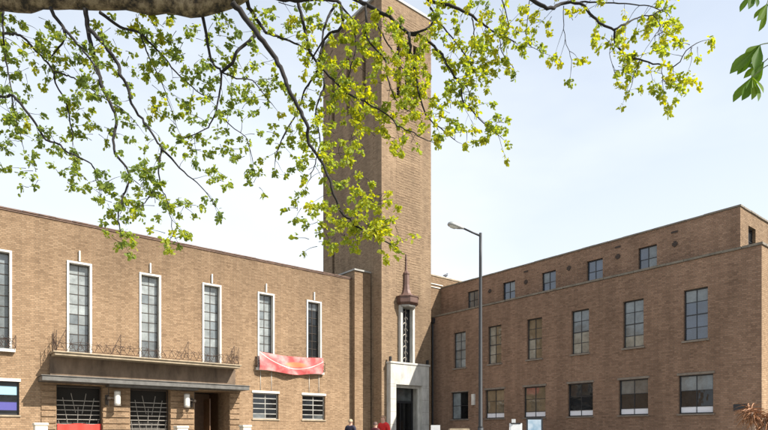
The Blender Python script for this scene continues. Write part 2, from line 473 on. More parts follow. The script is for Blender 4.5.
def scrolls(mb, p0, p1, h, seed, step=.42):
    """wrought-iron thorn-like railing between two ground points"""
    rnd = random.Random(seed)
    p0, p1 = Vector(p0), Vector(p1); L = (p1-p0).length; u = (p1-p0)/L; up = Vector((0,0,1))
    P = lambda s, z: p0 + u*s + up*z
    mb.tube([P(0, .05), P(L, .05)], .012, 5)
    pts = [P(s, h*.62 + .05*math.sin(s*5+seed)) for s in [L*i/30 for i in range(31)]]
    mb.tube(pts, .010, 5)
    n = max(1, int(L/step))
    for i in range(n):
        s0 = L*(i+.5)/n + rnd.uniform(-.05, .05); r = rnd.uniform(.10, .19); z0 = rnd.uniform(.16, .3)*h/.6
        sp = []; sg = rnd.choice((-1, 1))
        for k in range(18):
            a = k/17*4.2*math.pi*.6; q = r*(1-k/22)
            sp.append(P(min(L, max(0, s0+sg*q*math.cos(a))), z0+q*math.sin(a)))
        mb.tube(sp, .009, 4)
        tip = rnd.uniform(.7, 1.1)*h
        mb.tube([P(max(0, s0-.16), .05), P(s0-.04, h*.5), P(min(L, s0+rnd.uniform(-.1, .16)), tip)], [.011, .009, .005], 4)
        mb.tube([P(min(L, s0+.17), .05), P(min(L, s0+.05), h*.4), P(max(0, s0-rnd.uniform(.05, .2)), h*.85)], [.011, .009, .005], 4)
    for s in (0, L): mb.tube([P(s, 0), P(s, h*.9)], .014, 5)
def peak(mb, x, y, z, h, w):
    mb.tube([(x-w, y, z), (x, y, z+h), (x+w*.35, y, z+h*.9)], .012, 5)
    mb.tube([(x, y, z+h), (x, y, z)], .012, 5)
    for k in range(1, 4): mb.tube([(x-w*k/4, y, z+h*(1-k/4)), (x, y, z+h*(1-k/4)-.1)], .008, 4)
rl = MB(); yb = HY-.82; zb = 4.86
scrolls(rl, (4.40, yb, zb), (12.44, yb, zb), .62, 3, .34)
scrolls(rl, (4.40, HY-.05, zb), (4.40, yb, zb), .95, 5, .3)
scrolls(rl, (12.44, yb, zb), (12.44, HY-.05, zb), .95, 6, .3)
for x in (4.75, 6.9, 9.9, 12.2): peak(rl, x, yb, zb, .92, .42)
o = rl.build("railing", M_iron, None); o.parent = slab; o.matrix_parent_inverse = Matrix.Translation(-Vector(hall.location)) @ Matrix.Identity(4)
o.matrix_parent_inverse = Matrix.Identity(4)
# small balconettes in front of the other tall windows
for k in (0, 4, 5):
    x = WX[k]; mb = MB()
    scrolls(mb, (x-.6, HY-.22, 4.9), (x+.6, HY-.22, 4.9), .6, 20+k, .22)
    for s in (-.6, .6): mb.tube([(x+s, HY-.22, 4.95), (x+s, HY-.02, 4.95)], .012, 5)
    for s in (-.6, .6): mb.tube([(x+s, HY-.22, 5.4), (x+s, HY-.02, 5.4)], .012, 5)
    mb.build("balconette", M_iron, hall)
# entrance gates: frame with bars, real depth behind
bar_h = MB().box(-.88, .88, -.012, .012, -.016, .016).mesh("bar", M_steel)
for i, (a, b) in enumerate(PORT[:2]):
    cx = (a+b)/2; yg = HY+.30
    gate = MB().box(a+.005, a+.05, yg-.02, yg+.02, GZ+.02, 3.5).box(b-.05, b-.005, yg-.02, yg+.02, GZ+.02, 3.5).box(a+.05, b-.05, yg-.02, yg+.02, 3.44, 3.5).build("gate", M_bronze, hall)
    for k in range(12):
        z = .62 + k*.205
        o = bpy.data.objects.new("bar", bar_h); col.objects.link(o); o.parent = gate; o.location = (cx, yg, z)
    for xa, za, xb, zb3 in ((-.62,3.0,-.30,1.1), (-.30,3.2,-.12,2.35), (.62,3.0,.28,1.1), (.30,3.2,.14,2.3), (-.02,2.6,-.04,1.9), (-.78,2.0,-.64,.9), (.80,2.0,.66,.9), (-.12,1.8,-.04,.7), (.14,1.9,.08,.8)):
        q = MB().tube([(cx+xa, yg-.026, za), (cx+xb, yg-.026, zb3)], .014, 5).mesh("bar", M_steel)
        o = bpy.data.objects.new("bar", q); col.objects.link(o); o.parent = gate
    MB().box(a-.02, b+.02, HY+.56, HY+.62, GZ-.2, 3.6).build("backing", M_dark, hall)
# open doorway
a, b = PORT[2]
MB().box(a-.02, b+.02, HY+2.6, HY+2.7, GZ-.2, 3.7).build("lobby_wall", M_lobby, hall)
for xx in (a-.05, b+.002): MB().box(xx, xx+.048, HY+1.4, HY+2.6, GZ-.2, 3.7).build("lobby_wall", M_lobby, hall)
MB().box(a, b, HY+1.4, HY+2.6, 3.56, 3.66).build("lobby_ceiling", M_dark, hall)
dl = MB().box(b-.75, b-.70, HY+.7, HY+1.5, GZ+.01, 3.2).build("door", M_lobby, hall)

# ------------------------------------------------------------------ stair block between hall and tower
stair = thing("stair_block", "narrow brick pier block rising between the hall and the tower", "building", (20.5, 27.7, GZ))
ST = 11.10
wall("wall", M_brick, stair, 'y', 27.7, 19.95, 21.12, GZ-.3, ST-.1)
wall("side_wall", M_brick_tower, stair, 'x', 19.95, 27.7, 36, GZ-.3, ST-.1)
MB().box(19.89, 21.12, 27.62, 27.95, ST-.09, ST).box(19.89, 20.2, 27.95, 36, ST-.09, ST).build("coping", M_lead, stair)
MB().box(20.2, 21.12, 27.96, 36, ST-.5, ST-.4).build("roof", M_roof, stair)

# ------------------------------------------------------------------ tower
TX0, TX1, TY0, TY1, TTOP = 21.13, 25.10, 26.64, 33.1, 27.5
tower = thing("brick_tower", "tall slender buff brick tower with slots near its top and white doorway", "tower", (23.1, 29.8, GZ))
fs = [(x-.17, x+.17, 21.6, 25.2, .4) for x in (22.45, 23.11, 23.77)]
wall("front_wall", M_brick_tower, tower, 'y', TY0, TX0, TX1, GZ-.3, TTOP-.15, fs + [(22.5, 23.5, 5.6, 9.15, .3), (21.90, 24.08, GZ-.3, 4.36, 1.0)])
wsl = [(y-.17, y+.17, 21.6, 25.2, .4) for y in (28.5, 30.2, 31.9)]
wall("side_wall", M_brick_tower, tower, 'x', TX0, TY0, 27.37, GZ-.3, TTOP-.15)
wall("side_wall", M_brick_tower, tower, 'x', TX0+.10, 27.37, TY1, GZ-.3, TTOP-.15, wsl + [(31.75, 32.0, 11.4, 13.2, .3)])
MB().quad((TX0, 27.37, GZ), (TX0, 27.37, TTOP-.15), (TX0+.10, 27.37, TTOP-.15), (TX0+.10, 27.37, GZ)).build("side_return", M_brick_tower, tower)
MB().box(TX0+.11, TX1-.001, TY1-.2, TY1, GZ-.3, TTOP-.15).build("back_wall", M_brick_tower, tower)
MB().box(TX1-.2, TX1, TY0+.01, TY1-.21, GZ-.3, TTOP-.15).build("side_wall", M_brick_tower, tower)
MB().box(TX0-.06, TX1+.06, TY0-.06, TY1+.06, TTOP-.149, TTOP).build("coping", M_lead, tower)
# toothed bricks along the corner return
m = MB(); z = 11.3
while z < TTOP-.4:
    m.box(TX0+.045, TX0+.099, 27.371, 27.52, z, z+.15); z += .30
q = m.build("toothed_bricks", M_brick_tower, tower); q["kind"] = "stuff"
# louvres in the slots
def louvre(cx, cy, face):
    m = MB()
    for k in range(24):
        z = 21.65+k*.15
        if face == 'y': m.box(cx-.17, cx+.17, cy+.22, cy+.34, z, z+.05)
        else: m.box(cx+.22, cx+.34, cy-.17, cy+.17, z, z+.05)
    m.box(*((cx-.19, cx+.19, cy+.41, cy+.43) if face == 'y' else (cx+.41, cx+.43, cy-.19, cy+.19)), 21.5, 25.3)
    m.build("louvre", M_frame, tower)
for x in (22.45, 23.11, 23.77): louvre(x, TY0, 'y')
for y in (28.5, 30.2, 31.9): louvre(TX0+.10, y, 'x')
MB().box(TX0+.36, TX0+.38, 31.7, 32.05, 11.3, 13.3).build("slot_pane", G_dark, tower)
# projecting courses on the front panel
m = MB(); z = 9.9
while z < 26.6:
    m.box(22.25, 24.20, TY0-.010, TY0+.01, z, z+.075)
    z += .156
m2 = MB()
for i in range(0, len(m.v), 8):
    vs = m.v[i:i+8]; z0, z1 = vs[0][2], vs[4][2]
    if z1 > 21.55 and z0 < 25.25:
        for xa, xb in ((22.25, 22.27), (22.63, 22.93), (23.29, 23.59), (23.95, 24.20)): m2.box(xa, xb, TY0-.010, TY0+.01, z0, z1)
    else: m2.box(22.25, 24.20, TY0-.010, TY0+.01, z0, z1)
rc = m2.build("raised_courses", M_brick_tower, tower); rc["kind"] = "stuff"
# stone doorway
dy0 = TY0-.36
MB().box(21.52, 21.96, dy0, TY0+.5, GZ-.05, 4.32).box(24.02, 24.60, dy0, TY0+.5, GZ-.05, 4.32).box(21.52, 24.60, dy0-.003, TY0+.5, 4.32, 5.54).box(21.48, 24.66, dy0-.05, TY0+.3, 5.54, 5.66).build("door_surround", M_stone, tower, bevel=.02)
for zz in (1.2, 1.95, 2.7, 3.45, 4.2):
    for xa, xb in ((21.515, 21.955), (24.025, 24.605)): MB().box(xa, xb, dy0-.004, dy0+.02, zz, zz+.012).build("stone_joint", M_sill, tower)
MB().box(21.96, 22.12, dy0+.22, dy0+.35, GZ, 4.15).box(23.86, 24.02, dy0+.22, dy0+.35, GZ, 4.15).box(21.96, 24.02, dy0+.22, dy0+.35, 4.15, 4.32).build("inner_moulding", M_stone, tower, bevel=.01)
door = MB().box(21.93, 22.08, TY0+.502, TY0+.58, GZ, 4.35).box(23.9, 24.06, TY0+.502, TY0+.58, GZ, 4.35).box(22.08, 23.9, TY0+.5, TY0+.58, 3.28, 3.42).box(22.96, 23.02, TY0+.5, TY0+.58, GZ, 3.28).build("door", M_frame, tower)
for xa, xb, za, zb2, g in ((22.08, 22.96, GZ+.01, 3.28, G_black), (23.02, 23.9, GZ+.01, 3.28, G_black), (22.08, 23.9, 3.42, 4.3, G_pale2)):
    o = bpy.data.objects.new("pane", MB().box(xa, xb, TY0+.53, TY0+.55, za, zb2).mesh("pane", g)); col.objects.link(o); o.parent = door; o.matrix_parent_inverse = Matrix.Identity(4)
# tall window over the door with stone jambs and metal ornament
tw = window(tower, (23.0, TY0, 5.68), 'y', .98, 3.45, 1, [.2]*5, lambda i, j: G_dark, M_frame, inset=.12, bar=.02, fr=.03)
MB().box(22.44, 22.60, TY0-.20, TY0+.1, 5.67, 9.12).box(23.40, 23.56, TY0-.20, TY0+.1, 5.67, 9.12).build("stone_jamb", M_stone, tower)
m = MB(); rnd = random.Random(4)
for k in range(9):
    z0 = 5.9+k*.35; sg = 1 if k % 2 else -1; pts = []
    for q in range(16):
        a = q/15*3.6; rr = .17*(1-q/24)
        pts.append((23.0+sg*rr*math.cos(a), TY0+.03, z0+rr*math.sin(a)))
    m.tube(pts, .016, 5)
m.tube([(23.0, TY0+.03, 5.7), (23.0, TY0+.03, 9.05)], .02, 6)
m.build("ornament", M_steel, tower)
# copper spire over the window
cx, cy = 23.0, TY0-.04
sp = MB().lathe(cx, cy, [(.46, 9.06), (.60, 9.12), (.76, 9.22), (.78, 9.26), (.78, 9.56), (.82, 9.58), (.82, 9.63), (.48, 9.72), (.34, 9.86), (.25, 10.1), (.205, 10.4), (.195, 11.0), (.22, 11.05), (.22, 11.1), (.12, 11.22), (.06, 11.3), (.042, 11.9), (.06, 11.94), (.05, 12.0), (.015, 12.3)], 8, R(22.5)).build("copper_spire", M_copper, tower)
o = bpy.data.objects.new("collar", MB().lathe(cx, cy, [(.3, 8.98), (.56, 9.0), (.60, 9.05), (.60, 9.115), (.3, 9.118)], 8, R(22.5)).mesh("collar", M_lead)); col.objects.link(o); o.parent = sp; o.matrix_parent_inverse = Matrix.Identity(4)
# small floodlight on the surround
MB().box(21.55, 21.65, dy0+.05, dy0+.2, 5.66, 5.95).build("floodlight", M_frame, tower)
MB().box(24.52, 24.62, dy0+.05, dy0+.2, 5.66, 5.95).build("floodlight", M_frame, tower)

# ------------------------------------------------------------------ office wing (right)
WXF, WY0, WY1, WTOP = 25.60, 8.45, 27.10, 8.90
UXF, UY0, UTOP = 26.40, 9.49, 10.87
wing = thing("office_wing", "shaded brown brick office wing with set back top storey", "building", (30, 18, GZ))
CY = [24.64, 21.90, 19.155, 16.41, 13.665, 10.92]
h1 = [(y-.70, y+.70, 2.28, 3.93, .2) for y in CY]
h2 = [(y-.49, y+.49, 5.40, 7.57, .2) for y in CY]
wall("front_wall", M_brick_dark, wing, 'x', WXF, WY0, WY1, GZ-.3, WTOP-.10, h1+h2)
wall("end_wall", M_brick, wing, 'y', WY0, WXF, 40, GZ-.3, WTOP-.10)
coping(wing, M_wcop, WXF-.05, WXF+.3, WY0-.05, WY1, WTOP-.09, WTOP, "y", .75)
coping(wing, M_wcop, WXF+.31, 34, WY0-.05, WY0+.3, WTOP-.09, WTOP, "x", .75)
MB().box(WXF+.3, UXF, WY0+.3, WY1, WTOP-.4, WTOP-.3).box(UXF, 40, WY0+.3, UY0, WTOP-.4, WTOP-.3).build("terrace_roof", M_roof, wing)
C3 = [24.29, 21.52, 18.82, 16.10, 13.40]
h3 = [(y-.44, y+.44, 9.0, 10.14, .18) for y in C3]
wall("upper_wall", M_brick_dark, wing, 'x', UXF, UY0, WY1, WTOP-.5, UTOP-.08, h3)
wall("upper_end_wall", M_brick, wing, 'y', UY0, UXF, 40, WTOP-.5, UTOP-.08, [(27.25, 28.05, 9.1, 10.2, .18)])
coping(wing, M_wcop, UXF-.05, UXF+.3, UY0-.05, WY1, UTOP-.07, UTOP, "y", .75)
coping(wing, M_wcop, UXF+.31, 34, UY0-.05, UY0+.3, UTOP-.07, UTOP, "x", .75)
MB().box(UXF+.3, 40, UY0+.3, WY1, UTOP-.3, UTOP-.2).build("roof", M_roof, wing)
window(wing, (27.65, UY0, 9.1), 'y', .8, 1.1, 2, 2, lambda i, j: G_dark, sill=(.04, .04, .06, M_sill))
DK = (.02, .02, .03)
def g2(k):
    def f(i, j):
        if k == 5: return G_blue if i < 3 else G_grey
        if k == 4: return G_grey if i > 1 else (G_cream if random.random() < .5 else G_grey)
        if k == 3: return G_cream if i < 2 else G_grey
        if k == 2: return G_cream if (j == 0 and i in (0, 1)) else G_warm
        if k == 1: return G_cream if j == 0 else G_warm
        return G_grey
    return f
for k, y in enumerate(CY):
    window(wing, (WXF, y, 5.40), 'x', .98, 2.17, 2, 4, g2(k), inset=.12, bar=.026, fr=.05, thick_row=1, sill=(.06, .07, .08, M_sill))
def g1(k):
    def f(i, j):
        if k == 0: return G_grey if j == 0 else G_black
        if i == 0: return G_white
        if k == 5: return G_grey if i == 2 else (G_dark if i == 1 else G_grey)
        if k in (3, 4): return G_dark if k == 3 else (G_pale2 if i == 2 else G_dark)  # paler top panes: a reflection painted by pane tint
        return G_warm
    return f
for k, y in enumerate(CY):
    rs = [.19, .41, .40] if k else [.5, .5]
    window(wing, (WXF, y, 2.28), 'x', 1.40, 1.65, 2, rs, g1(k), inset=.11, bar=.03, fr=.055, sill=(.06, .06, .06, M_sill), lintel=(.06, .03, .10 if k else .05, M_sill))
for k, y in enumerate(C3):
    window(wing, (UXF, y, 9.0), 'x', .88, 1.14, 2, 2, lambda i, j: (G_blue if random.random() < .8 else G_grey) if k else G_pale2, inset=.10, bar=.03, fr=.05)
MB().tube([(WXF-.07, WY1-.15, GZ), (WXF-.07, WY1-.15, 8.7)], .055, 8).box(WXF-.17, WXF-.002, WY1-.3, WY1-.02, 8.45, 8.75).build("downpipe", M_frame, wing)
# round and square air vents on the top storey
for y, z in ((22.94, 9.86), (20.32, 9.87), (17.57, 10.04), (14.86, 10.0), (12.14, 9.92)):
    MB().box(UXF-.03, UXF+.02, y-.06, y+.06, z-.12, z+.12).box(UXF-.027, UXF+.02, y-.12, y+.12, z-.06, z+.06).build("vent", M_vent, wing)
for y, z in ((20.32, 10.45), (14.86, 10.46), (12.16, 10.46)):
    MB().box(UXF-.02, UXF+.02, y-.14, y+.14, z-.045, z+.045).build("vent", M_vent, wing)
MB().box(WXF-.03, WXF+.01, 8.95, 9.45, 2.35, 2.62).build("wall_plate", M_frame, wing)
# link wall behind the tower
LT = 11.60
link_b = thing("link_block", "low buff brick link block peeping between tower and brown wing", "building", (27, 27.1, GZ))
wall("wall", M_brick, link_b, 'y', WY1+.001, TX1, 29.2, GZ-.3, LT-.08)
MB().box(TX1+.001, 29.2, WY1-.04, WY1+.3, LT-.079, LT).build("coping", M_slab, link_b)
MB().box(TX1+.001, 29.2, WY1+.3, WY1+8, LT-.6, LT-.5).build("roof", M_roof, link_b)
for z in (10.98, 10.78): MB().box(TX1+.002, 26.55, WY1-.05, WY1-.002, z, z+.05).build("flashing", M_white, link_b)

# ------------------------------------------------------------------ wall lanterns at the entrance
for (x, nm) in ((6.86, "white cylindrical wall lantern on the pier between the two gates"), (9.98, "white cylindrical wall lantern on the pier beside the open doorway")):
    t = thing("wall_lantern", nm, "lantern", (x, HY-.05, 2.7), "lanterns at the entrance")
    yy = HY-.42
    MB().lathe(x, yy, [(.13, 2.74), (.135, 2.78), (.135, 3.28), (.13, 3.3)], 14).build("shade", M_white, t, True)
    MB().lathe(x, yy, [(.15, 2.68), (.15, 2.74)], 14).lathe(x, yy, [(.15, 3.3), (.155, 3.33), (.05, 3.36)], 14).build("cap", M_steel, t)
    sg = -1 if x < 8 else 1; bx = x + sg*.36
    MB().box(bx-.06, bx+.06, HY-.10, HY-.046, 2.72, 3.16).tube([(bx, HY-.08, 2.95), (bx, yy, 3.0), (x+sg*.13, yy, 3.02)], .028, 6).tube([(bx, yy, 2.6), (bx, yy, 3.46)], .016, 6).lathe(bx, yy, [(.02, 2.9), (.085, 2.95), (.085, 3.05), (.02, 3.1)], 8).build("bracket", M_bronze, t)

# ------------------------------------------------------------------ banner across two windows
def banner():
    m, nt, N, L, b = newmat("printed_banner")
    g = N.new("ShaderNodeNewGeometry"); p = N.new("ShaderNodeSeparateXYZ"); L.new(g.outputs["Position"], p.inputs[0])
    Mx = lambda *a: math_node(N, L, *a)
    u = Mx('DIVIDE', Mx('SUBTRACT', p.outputs[0], 13.85), 3.95)
    v = Mx('SUBTRACT', p.outputs[2], 5.2)
    arc = Mx('SUBTRACT', Mx('MULTIPLY', Mx('POWER', Mx('SUBTRACT', u, .55), 2.0), 2.6), .25)
    dist = Mx('ABSOLUTE', Mx('SUBTRACT', v, arc))
    white = Mx('LESS_THAN', dist, .022)
    inner = Mx('GREATER_THAN', Mx('SUBTRACT', v, arc), .05)
    nz = N.new("ShaderNodeTexNoise"); nz.inputs["Scale"].default_value = 2.2; nz.inputs["Detail"].default_value = 3
    L.new(g.outputs["Position"], nz.inputs["Vector"])
    c0 = N.new("ShaderNodeMixRGB"); c0.inputs[1].default_value = (.50, .085, .085, 1); c0.inputs[2].default_value = (.60, .21, .19, 1)
    rr = N.new("ShaderNodeMapRange"); rr.inputs[1].default_value = .42; rr.inputs[2].default_value = .6; L.new(nz.outputs["Fac"], rr.inputs[0]); L.new(rr.outputs[0], c0.inputs[0])
    c1 = N.new("ShaderNodeMixRGB"); c1.inputs[2].default_value = (.66, .23, .09, 1)
    e1 = Mx('POWER', Mx('DIVIDE', Mx('SUBTRACT', u, .55), .17), 2.0); e2 = Mx('POWER', Mx('DIVIDE', Mx('ADD', v, .03), .15), 2.0)
    ce = N.new('ShaderNodeMapRange'); ce.inputs[1].default_value = .5; ce.inputs[2].default_value = 1.15; ce.inputs[3].default_value = .85; ce.inputs[4].default_value = 0
    L.new(Mx('ADD', e1, e2), ce.inputs[0]); ce = ce.outputs[0]; L.new(ce, c1.inputs[0]); L.new(c0.outputs[0], c1.inputs[1])
    c2 = N.new("ShaderNodeMixRGB"); c2.inputs[2].default_value = (.66, .50, .46, 1); L.new(white, c2.inputs[0]); L.new(c1.outputs[0], c2.inputs[1])
    L.new(c2.outputs[0], b.inputs["Base Color"]); b.inputs["Roughness"].default_value = .6
    rnd = random.Random(2); nx, nz_ = 48, 12
    mb = MB()
    for s in (0, 1):
        for j in range(nz_+1):
            for i in range(nx+1):
                u_ = i/nx; v_ = j/nz_
                x = 13.85 + 3.95*u_
                top = 5.72 - .10*math.sin(u_*math.pi) - .03*u_
                bot = 4.76 - .09*math.sin(u_*math.pi*1.0) + .04*math.sin(u_*9)
                z = bot + (top-bot)*v_
                y = HY-.26 - .04*math.sin(u_*7+v_*3) - .05*math.sin(u_*17+v_*5)*(1-v_*.4) - .05*math.sin(math.pi*v_)*math.sin(u_*4)
                mb.v.append((x, y+s*.006, z))
    n1 = (nx+1)*(nz_+1)
    for j in range(nz_):
        for i in range(nx):
            a = j*(nx+1)+i
            mb.f.append((a, a+1, a+nx+2, a+nx+1)); mb.f.append((n1+a, n1+a+nx+1, n1+a+nx+2, n1+a+1))
    o = mb.build("banner", m, None, True)
    tag(o, "red and pink cloth banner draped across two tall upper windows", "banner")
banner()
M_redboard = simple("red_vinyl", (.62,.045,.03), .5, noise=.12, scale=4)
rb = MB()
for i in range(20):
    x0 = 4.6+1.72*i/20; x1 = 4.6+1.72*(i+1)/20; yA = HY+.16+.02*math.sin(i*.9); yB = HY+.16+.02*math.sin((i+1)*.9); za = 1.86-.02*math.sin(i*.5); zb_ = 1.86-.02*math.sin((i+1)*.5)
    rb.quad((x0, yA, 1.0), (x1, yB, 1.0), (x1, yB, zb_), (x0, yA, za))
    rb.quad((x0, yA+.01, 1.0), (x0, yA+.01, za), (x1, yB+.01, zb_), (x1, yB+.01, 1.0))
tag(rb.build("vinyl_banner", M_redboard), "bright red vinyl banner tied to the leftmost entrance gate", "banner")

# ------------------------------------------------------------------ cream stone posts before the entrance
M_cream = simple("cream_stone", (.62,.57,.46), .7, noise=.15, scale=5)
for x0, x1, tz, lb in ((3.31, 3.80, 1.85, "cream stone post left of the entrance gates"), (8.60, 9.14, 1.77, "cream stone post in front of the middle of the entrance"), (11.64, 12.11, 1.83, "cream stone post right of the open doorway")):
    t = thing("stone_post", lb, "post", ((x0+x1)/2, 25.2, GZ), "cream stone posts before the entrance")
    MB().box(x0+.03, x1-.03, 25.0, 25.43, GZ-.02, tz-.1).build("shaft", M_cream, t, bevel=.03)
    MB().box(x0, x1, 24.97, 25.46, tz-.1, tz).build("cap", M_cream, t, bevel=.03)

# ------------------------------------------------------------------ street lamp
def street_lamp():
    b = at(480.5, 432, 20); bx, by = b.x, b.y; gz = ground_z(bx, by)
    t = thing("street_lamp", "tall grey street lamp with one arm standing before the brown wing", "street lamp", (bx, by, gz))
    top = EYE + (432-233)/580*20
    MB().tube([(bx, by, gz-.05), (bx, by, gz+1.2)], [.105, .1], 12).tube([(bx, by, gz+1.2), (bx, by, gz+1.26), (bx, by, top-.9), (bx, by, top)], [.1, .072, .052, .05], 12).build("column", M_greymetal, t, True)
    side = Vector((-CS, SN, 0)) * .93 + Vector((SN, CS, 0)) * -.25; side.normalize()
    p0 = Vector((bx, by, top-.1)); p1 = p0 + side*.68 + Vector((0, 0, .22))
    MB().tube([p0, p0+side*.3+Vector((0,0,.09)), p1], [.036, .032, .03], 10).build("arm", M_greymetal, t, True)
    # head: shaped housing
    m = MB(); up = Vector((0, 0, 1)); d = (side*.94 + up*.17).normalized(); w = d.cross(up).normalized(); n = w.cross(d)
    prof = [(-.06, .035, .03, -.03), (.02, .05, .055, -.045), (.14, .10, .085, -.06), (.32, .135, .10, -.055), (.46, .12, .085, -.05), (.52, .07, .04, -.03)]
    for s, hw, hi, lo in prof:
        c = p1 + d*s
        for a, z in ((-1, 0), (-.7, .8), (0, 1), (.7, .8), (1, 0)): q = c + w*hw*a + n*hi*z; m.v.append(tuple(q))
        for a in (.8, -.8): q = c + w*hw*a + n*lo; m.v.append(tuple(q))
    for i in range(len(prof)-1):
        for k in range(7):
            a = i*7+k; b2 = i*7+(k+1) % 7; m.f.append((a, b2, b2+7, a+7))
    m.f.append(tuple(range(6, -1, -1))); m.f.append(tuple(range(35, 42)))
    h = m.build("lamp_head", M_lamp_head, t, True)
    l = MB(); pr = [(.16, .07, -.065), (.26, .1, -.105), (.40, .095, -.10), (.47, .06, -.06)]
    for s, hw, z in pr:
        c = p1 + d*s
        for a, zz in ((-1, -.05), (-.5, z), (.5, z), (1, -.05)): l.v.append(tuple(c + w*hw*a + n*zz))
    for i in range(3):
        for k in range(3): a = i*4+k; l.f.append((a, a+4, a+5, a+1))
    o = bpy.data.objects.new("lens", l.mesh("lens", M_lens, True)); col.objects.link(o); o.parent = h; o.matrix_parent_inverse = Matrix.Identity(4)
street_lamp()
# cream box light on the wing wall
MB().box(WXF-.12, WXF-.001, 23.38, 23.58, 3.1, 3.75).build("wall_light", M_white, wing)

# ------------------------------------------------------------------ boards and planter by the wing
M_board = simple("white_board", (.72,.72,.71), .5, noise=.06, scale=6)
def poster_mat():
    m, nt, N, L, b = newmat("glossy_poster")
    g = N.new("ShaderNodeNewGeometry"); t = N.new("ShaderNodeTexVoronoi"); t.inputs["Scale"].default_value = 3.2
    n2 = N.new("ShaderNodeTexNoise"); n2.inputs["Scale"].default_value = 4; L.new(g.outputs["Position"], n2.inputs["Vector"])
    mx = N.new("ShaderNodeMixRGB"); mx.inputs[0].default_value = .25; L.new(g.outputs["Position"], mx.inputs[1]); L.new(n2.outputs["Color"], mx.inputs[2])
    L.new(mx.outputs[0], t.inputs["Vector"])
    r = N.new("ShaderNodeValToRGB"); e = r.color_ramp.elements
    e[0].position = .1; e[0].color = (.75,.78,.80,1); e[1].position = .75; e[1].color = (.24,.36,.46,1)
    L.new(t.outputs["Distance"], r.inputs[0]); L.new(r.outputs[0], b.inputs["Base Color"]); b.inputs["Roughness"].default_value = .15
    return m
M_poster = poster_mat()
def a_board(px0, px1, ytop, d, mat, lab, extra=False):
    w = (px1-px0)/580*d; c = at((px0+px1)/2, ytop, d); gz = ground_z(c.x, c.y); h = c.z-gz
    t = thing("pavement_board", lab, "sign", (c.x, c.y, gz), "pavement boards before the wing")
    rz = -YAW + R(-14)
    def part(name, mb, m):
        o = bpy.data.objects.new(name, mb.mesh(name, m)); col.objects.link(o); o.parent = t; o.rotation_euler.z = rz; return o
    for s, nm in ((-1, "front_panel"), (1, "back_panel")):
        o = part(nm, MB().box(-w/2, w/2, -.015, .015, -h+.04, 0), M_frame if mat is M_poster else mat)
        o.location = (0, 0, h-.005); o.rotation_euler = (R(-9)*s if False else R(9*s), 0, rz)
        if s < 0 or True:
            q = bpy.data.objects.new("poster", MB().box(-w/2+.05, w/2-.05, -.022, -.016, -h*.85, -.06).mesh("poster", mat)); col.objects.link(q); q.parent = o
            if s > 0: q.rotation_euler.z = math.pi
    part("hinge", MB().box(-w/2+.05, w/2-.05, -.03, .03, h-.03, h+.008), M_frame)
    if extra: part("leaflet_box", MB().box(-w*.32, -w*.02, -.06, .06, h+.01, h+.13), M_board)
    return t
a_board(509.5, 522, 423, 19, M_board, "white pavement board with a small box on its top edge", True)
a_board(526.5, 542.5, 417.5, 18, M_poster, "larger dark framed pavement board with a glossy blue and white poster")
c = at(435.5, 425, 24); gz = ground_z(c.x, c.y)
t = thing("notice_stand", "small white notice on a stand right of the white tower doorway", "sign", (c.x, c.y, gz))
o = bpy.data.objects.new("panel", MB().box(-.19, .19, -.02, .02, .75, c.z-gz).mesh("panel", M_board)); col.objects.link(o); o.parent = t; o.rotation_euler.z = -YAW+R(-10)
o = bpy.data.objects.new("pole", MB().lathe(0, .04, [(.16, 0), (.16, .03), (.02, .04), (.02, 1.3)], 10).mesh("pole", M_frame)); col.objects.link(o); o.parent = t
c = at(459, 428.3, 23); gz = ground_z(c.x, c.y)
t = thing("planter_box", "long pale concrete planter low against the brown wing", "planter", (c.x, c.y, gz))
o = bpy.data.objects.new("trough", MB().box(-.36, .36, -.2, .2, 0, c.z-gz).mesh("trough", M_slab)); col.objects.link(o); o.parent = t; o.rotation_euler.z = -YAW
o = bpy.data.objects.new("rim", MB().box(-.39, .39, -.23, .23, c.z-gz-.09, c.z-gz-.01).mesh("rim", M_slab)); col.objects.link(o); o.parent = t; o.rotation_euler.z = -YAW

# ------------------------------------------------------------------ pigeon on the link block
def pigeon():
    p = Vector((26.95, WY1+.1, LT))
    M_bird = simple("grey_plumage", (.11,.115,.13), .7, noise=.25, scale=30)
    s = 1.25
    m = MB().tube([p+Vector(q)*s for q in ((-.20,0,.10), (-.10,0,.125), (-.02,0,.14), (.06,0,.17), (.10,0,.22), (.115,0,.255), (.135,0,.26), (.17,0,.25))], [x*s for x in (.012,.045,.075,.07,.045,.038,.03,.006)], 10)
    for yy in (-.03, .03): m.tube([p+Vector((0,yy,.09))*s, p+Vector((.01,yy,0))], .008, 5)
    tag(m.build("pigeon", M_bird, None, True), "grey pigeon perched on the parapet beside the tower", "bird")
pigeon()

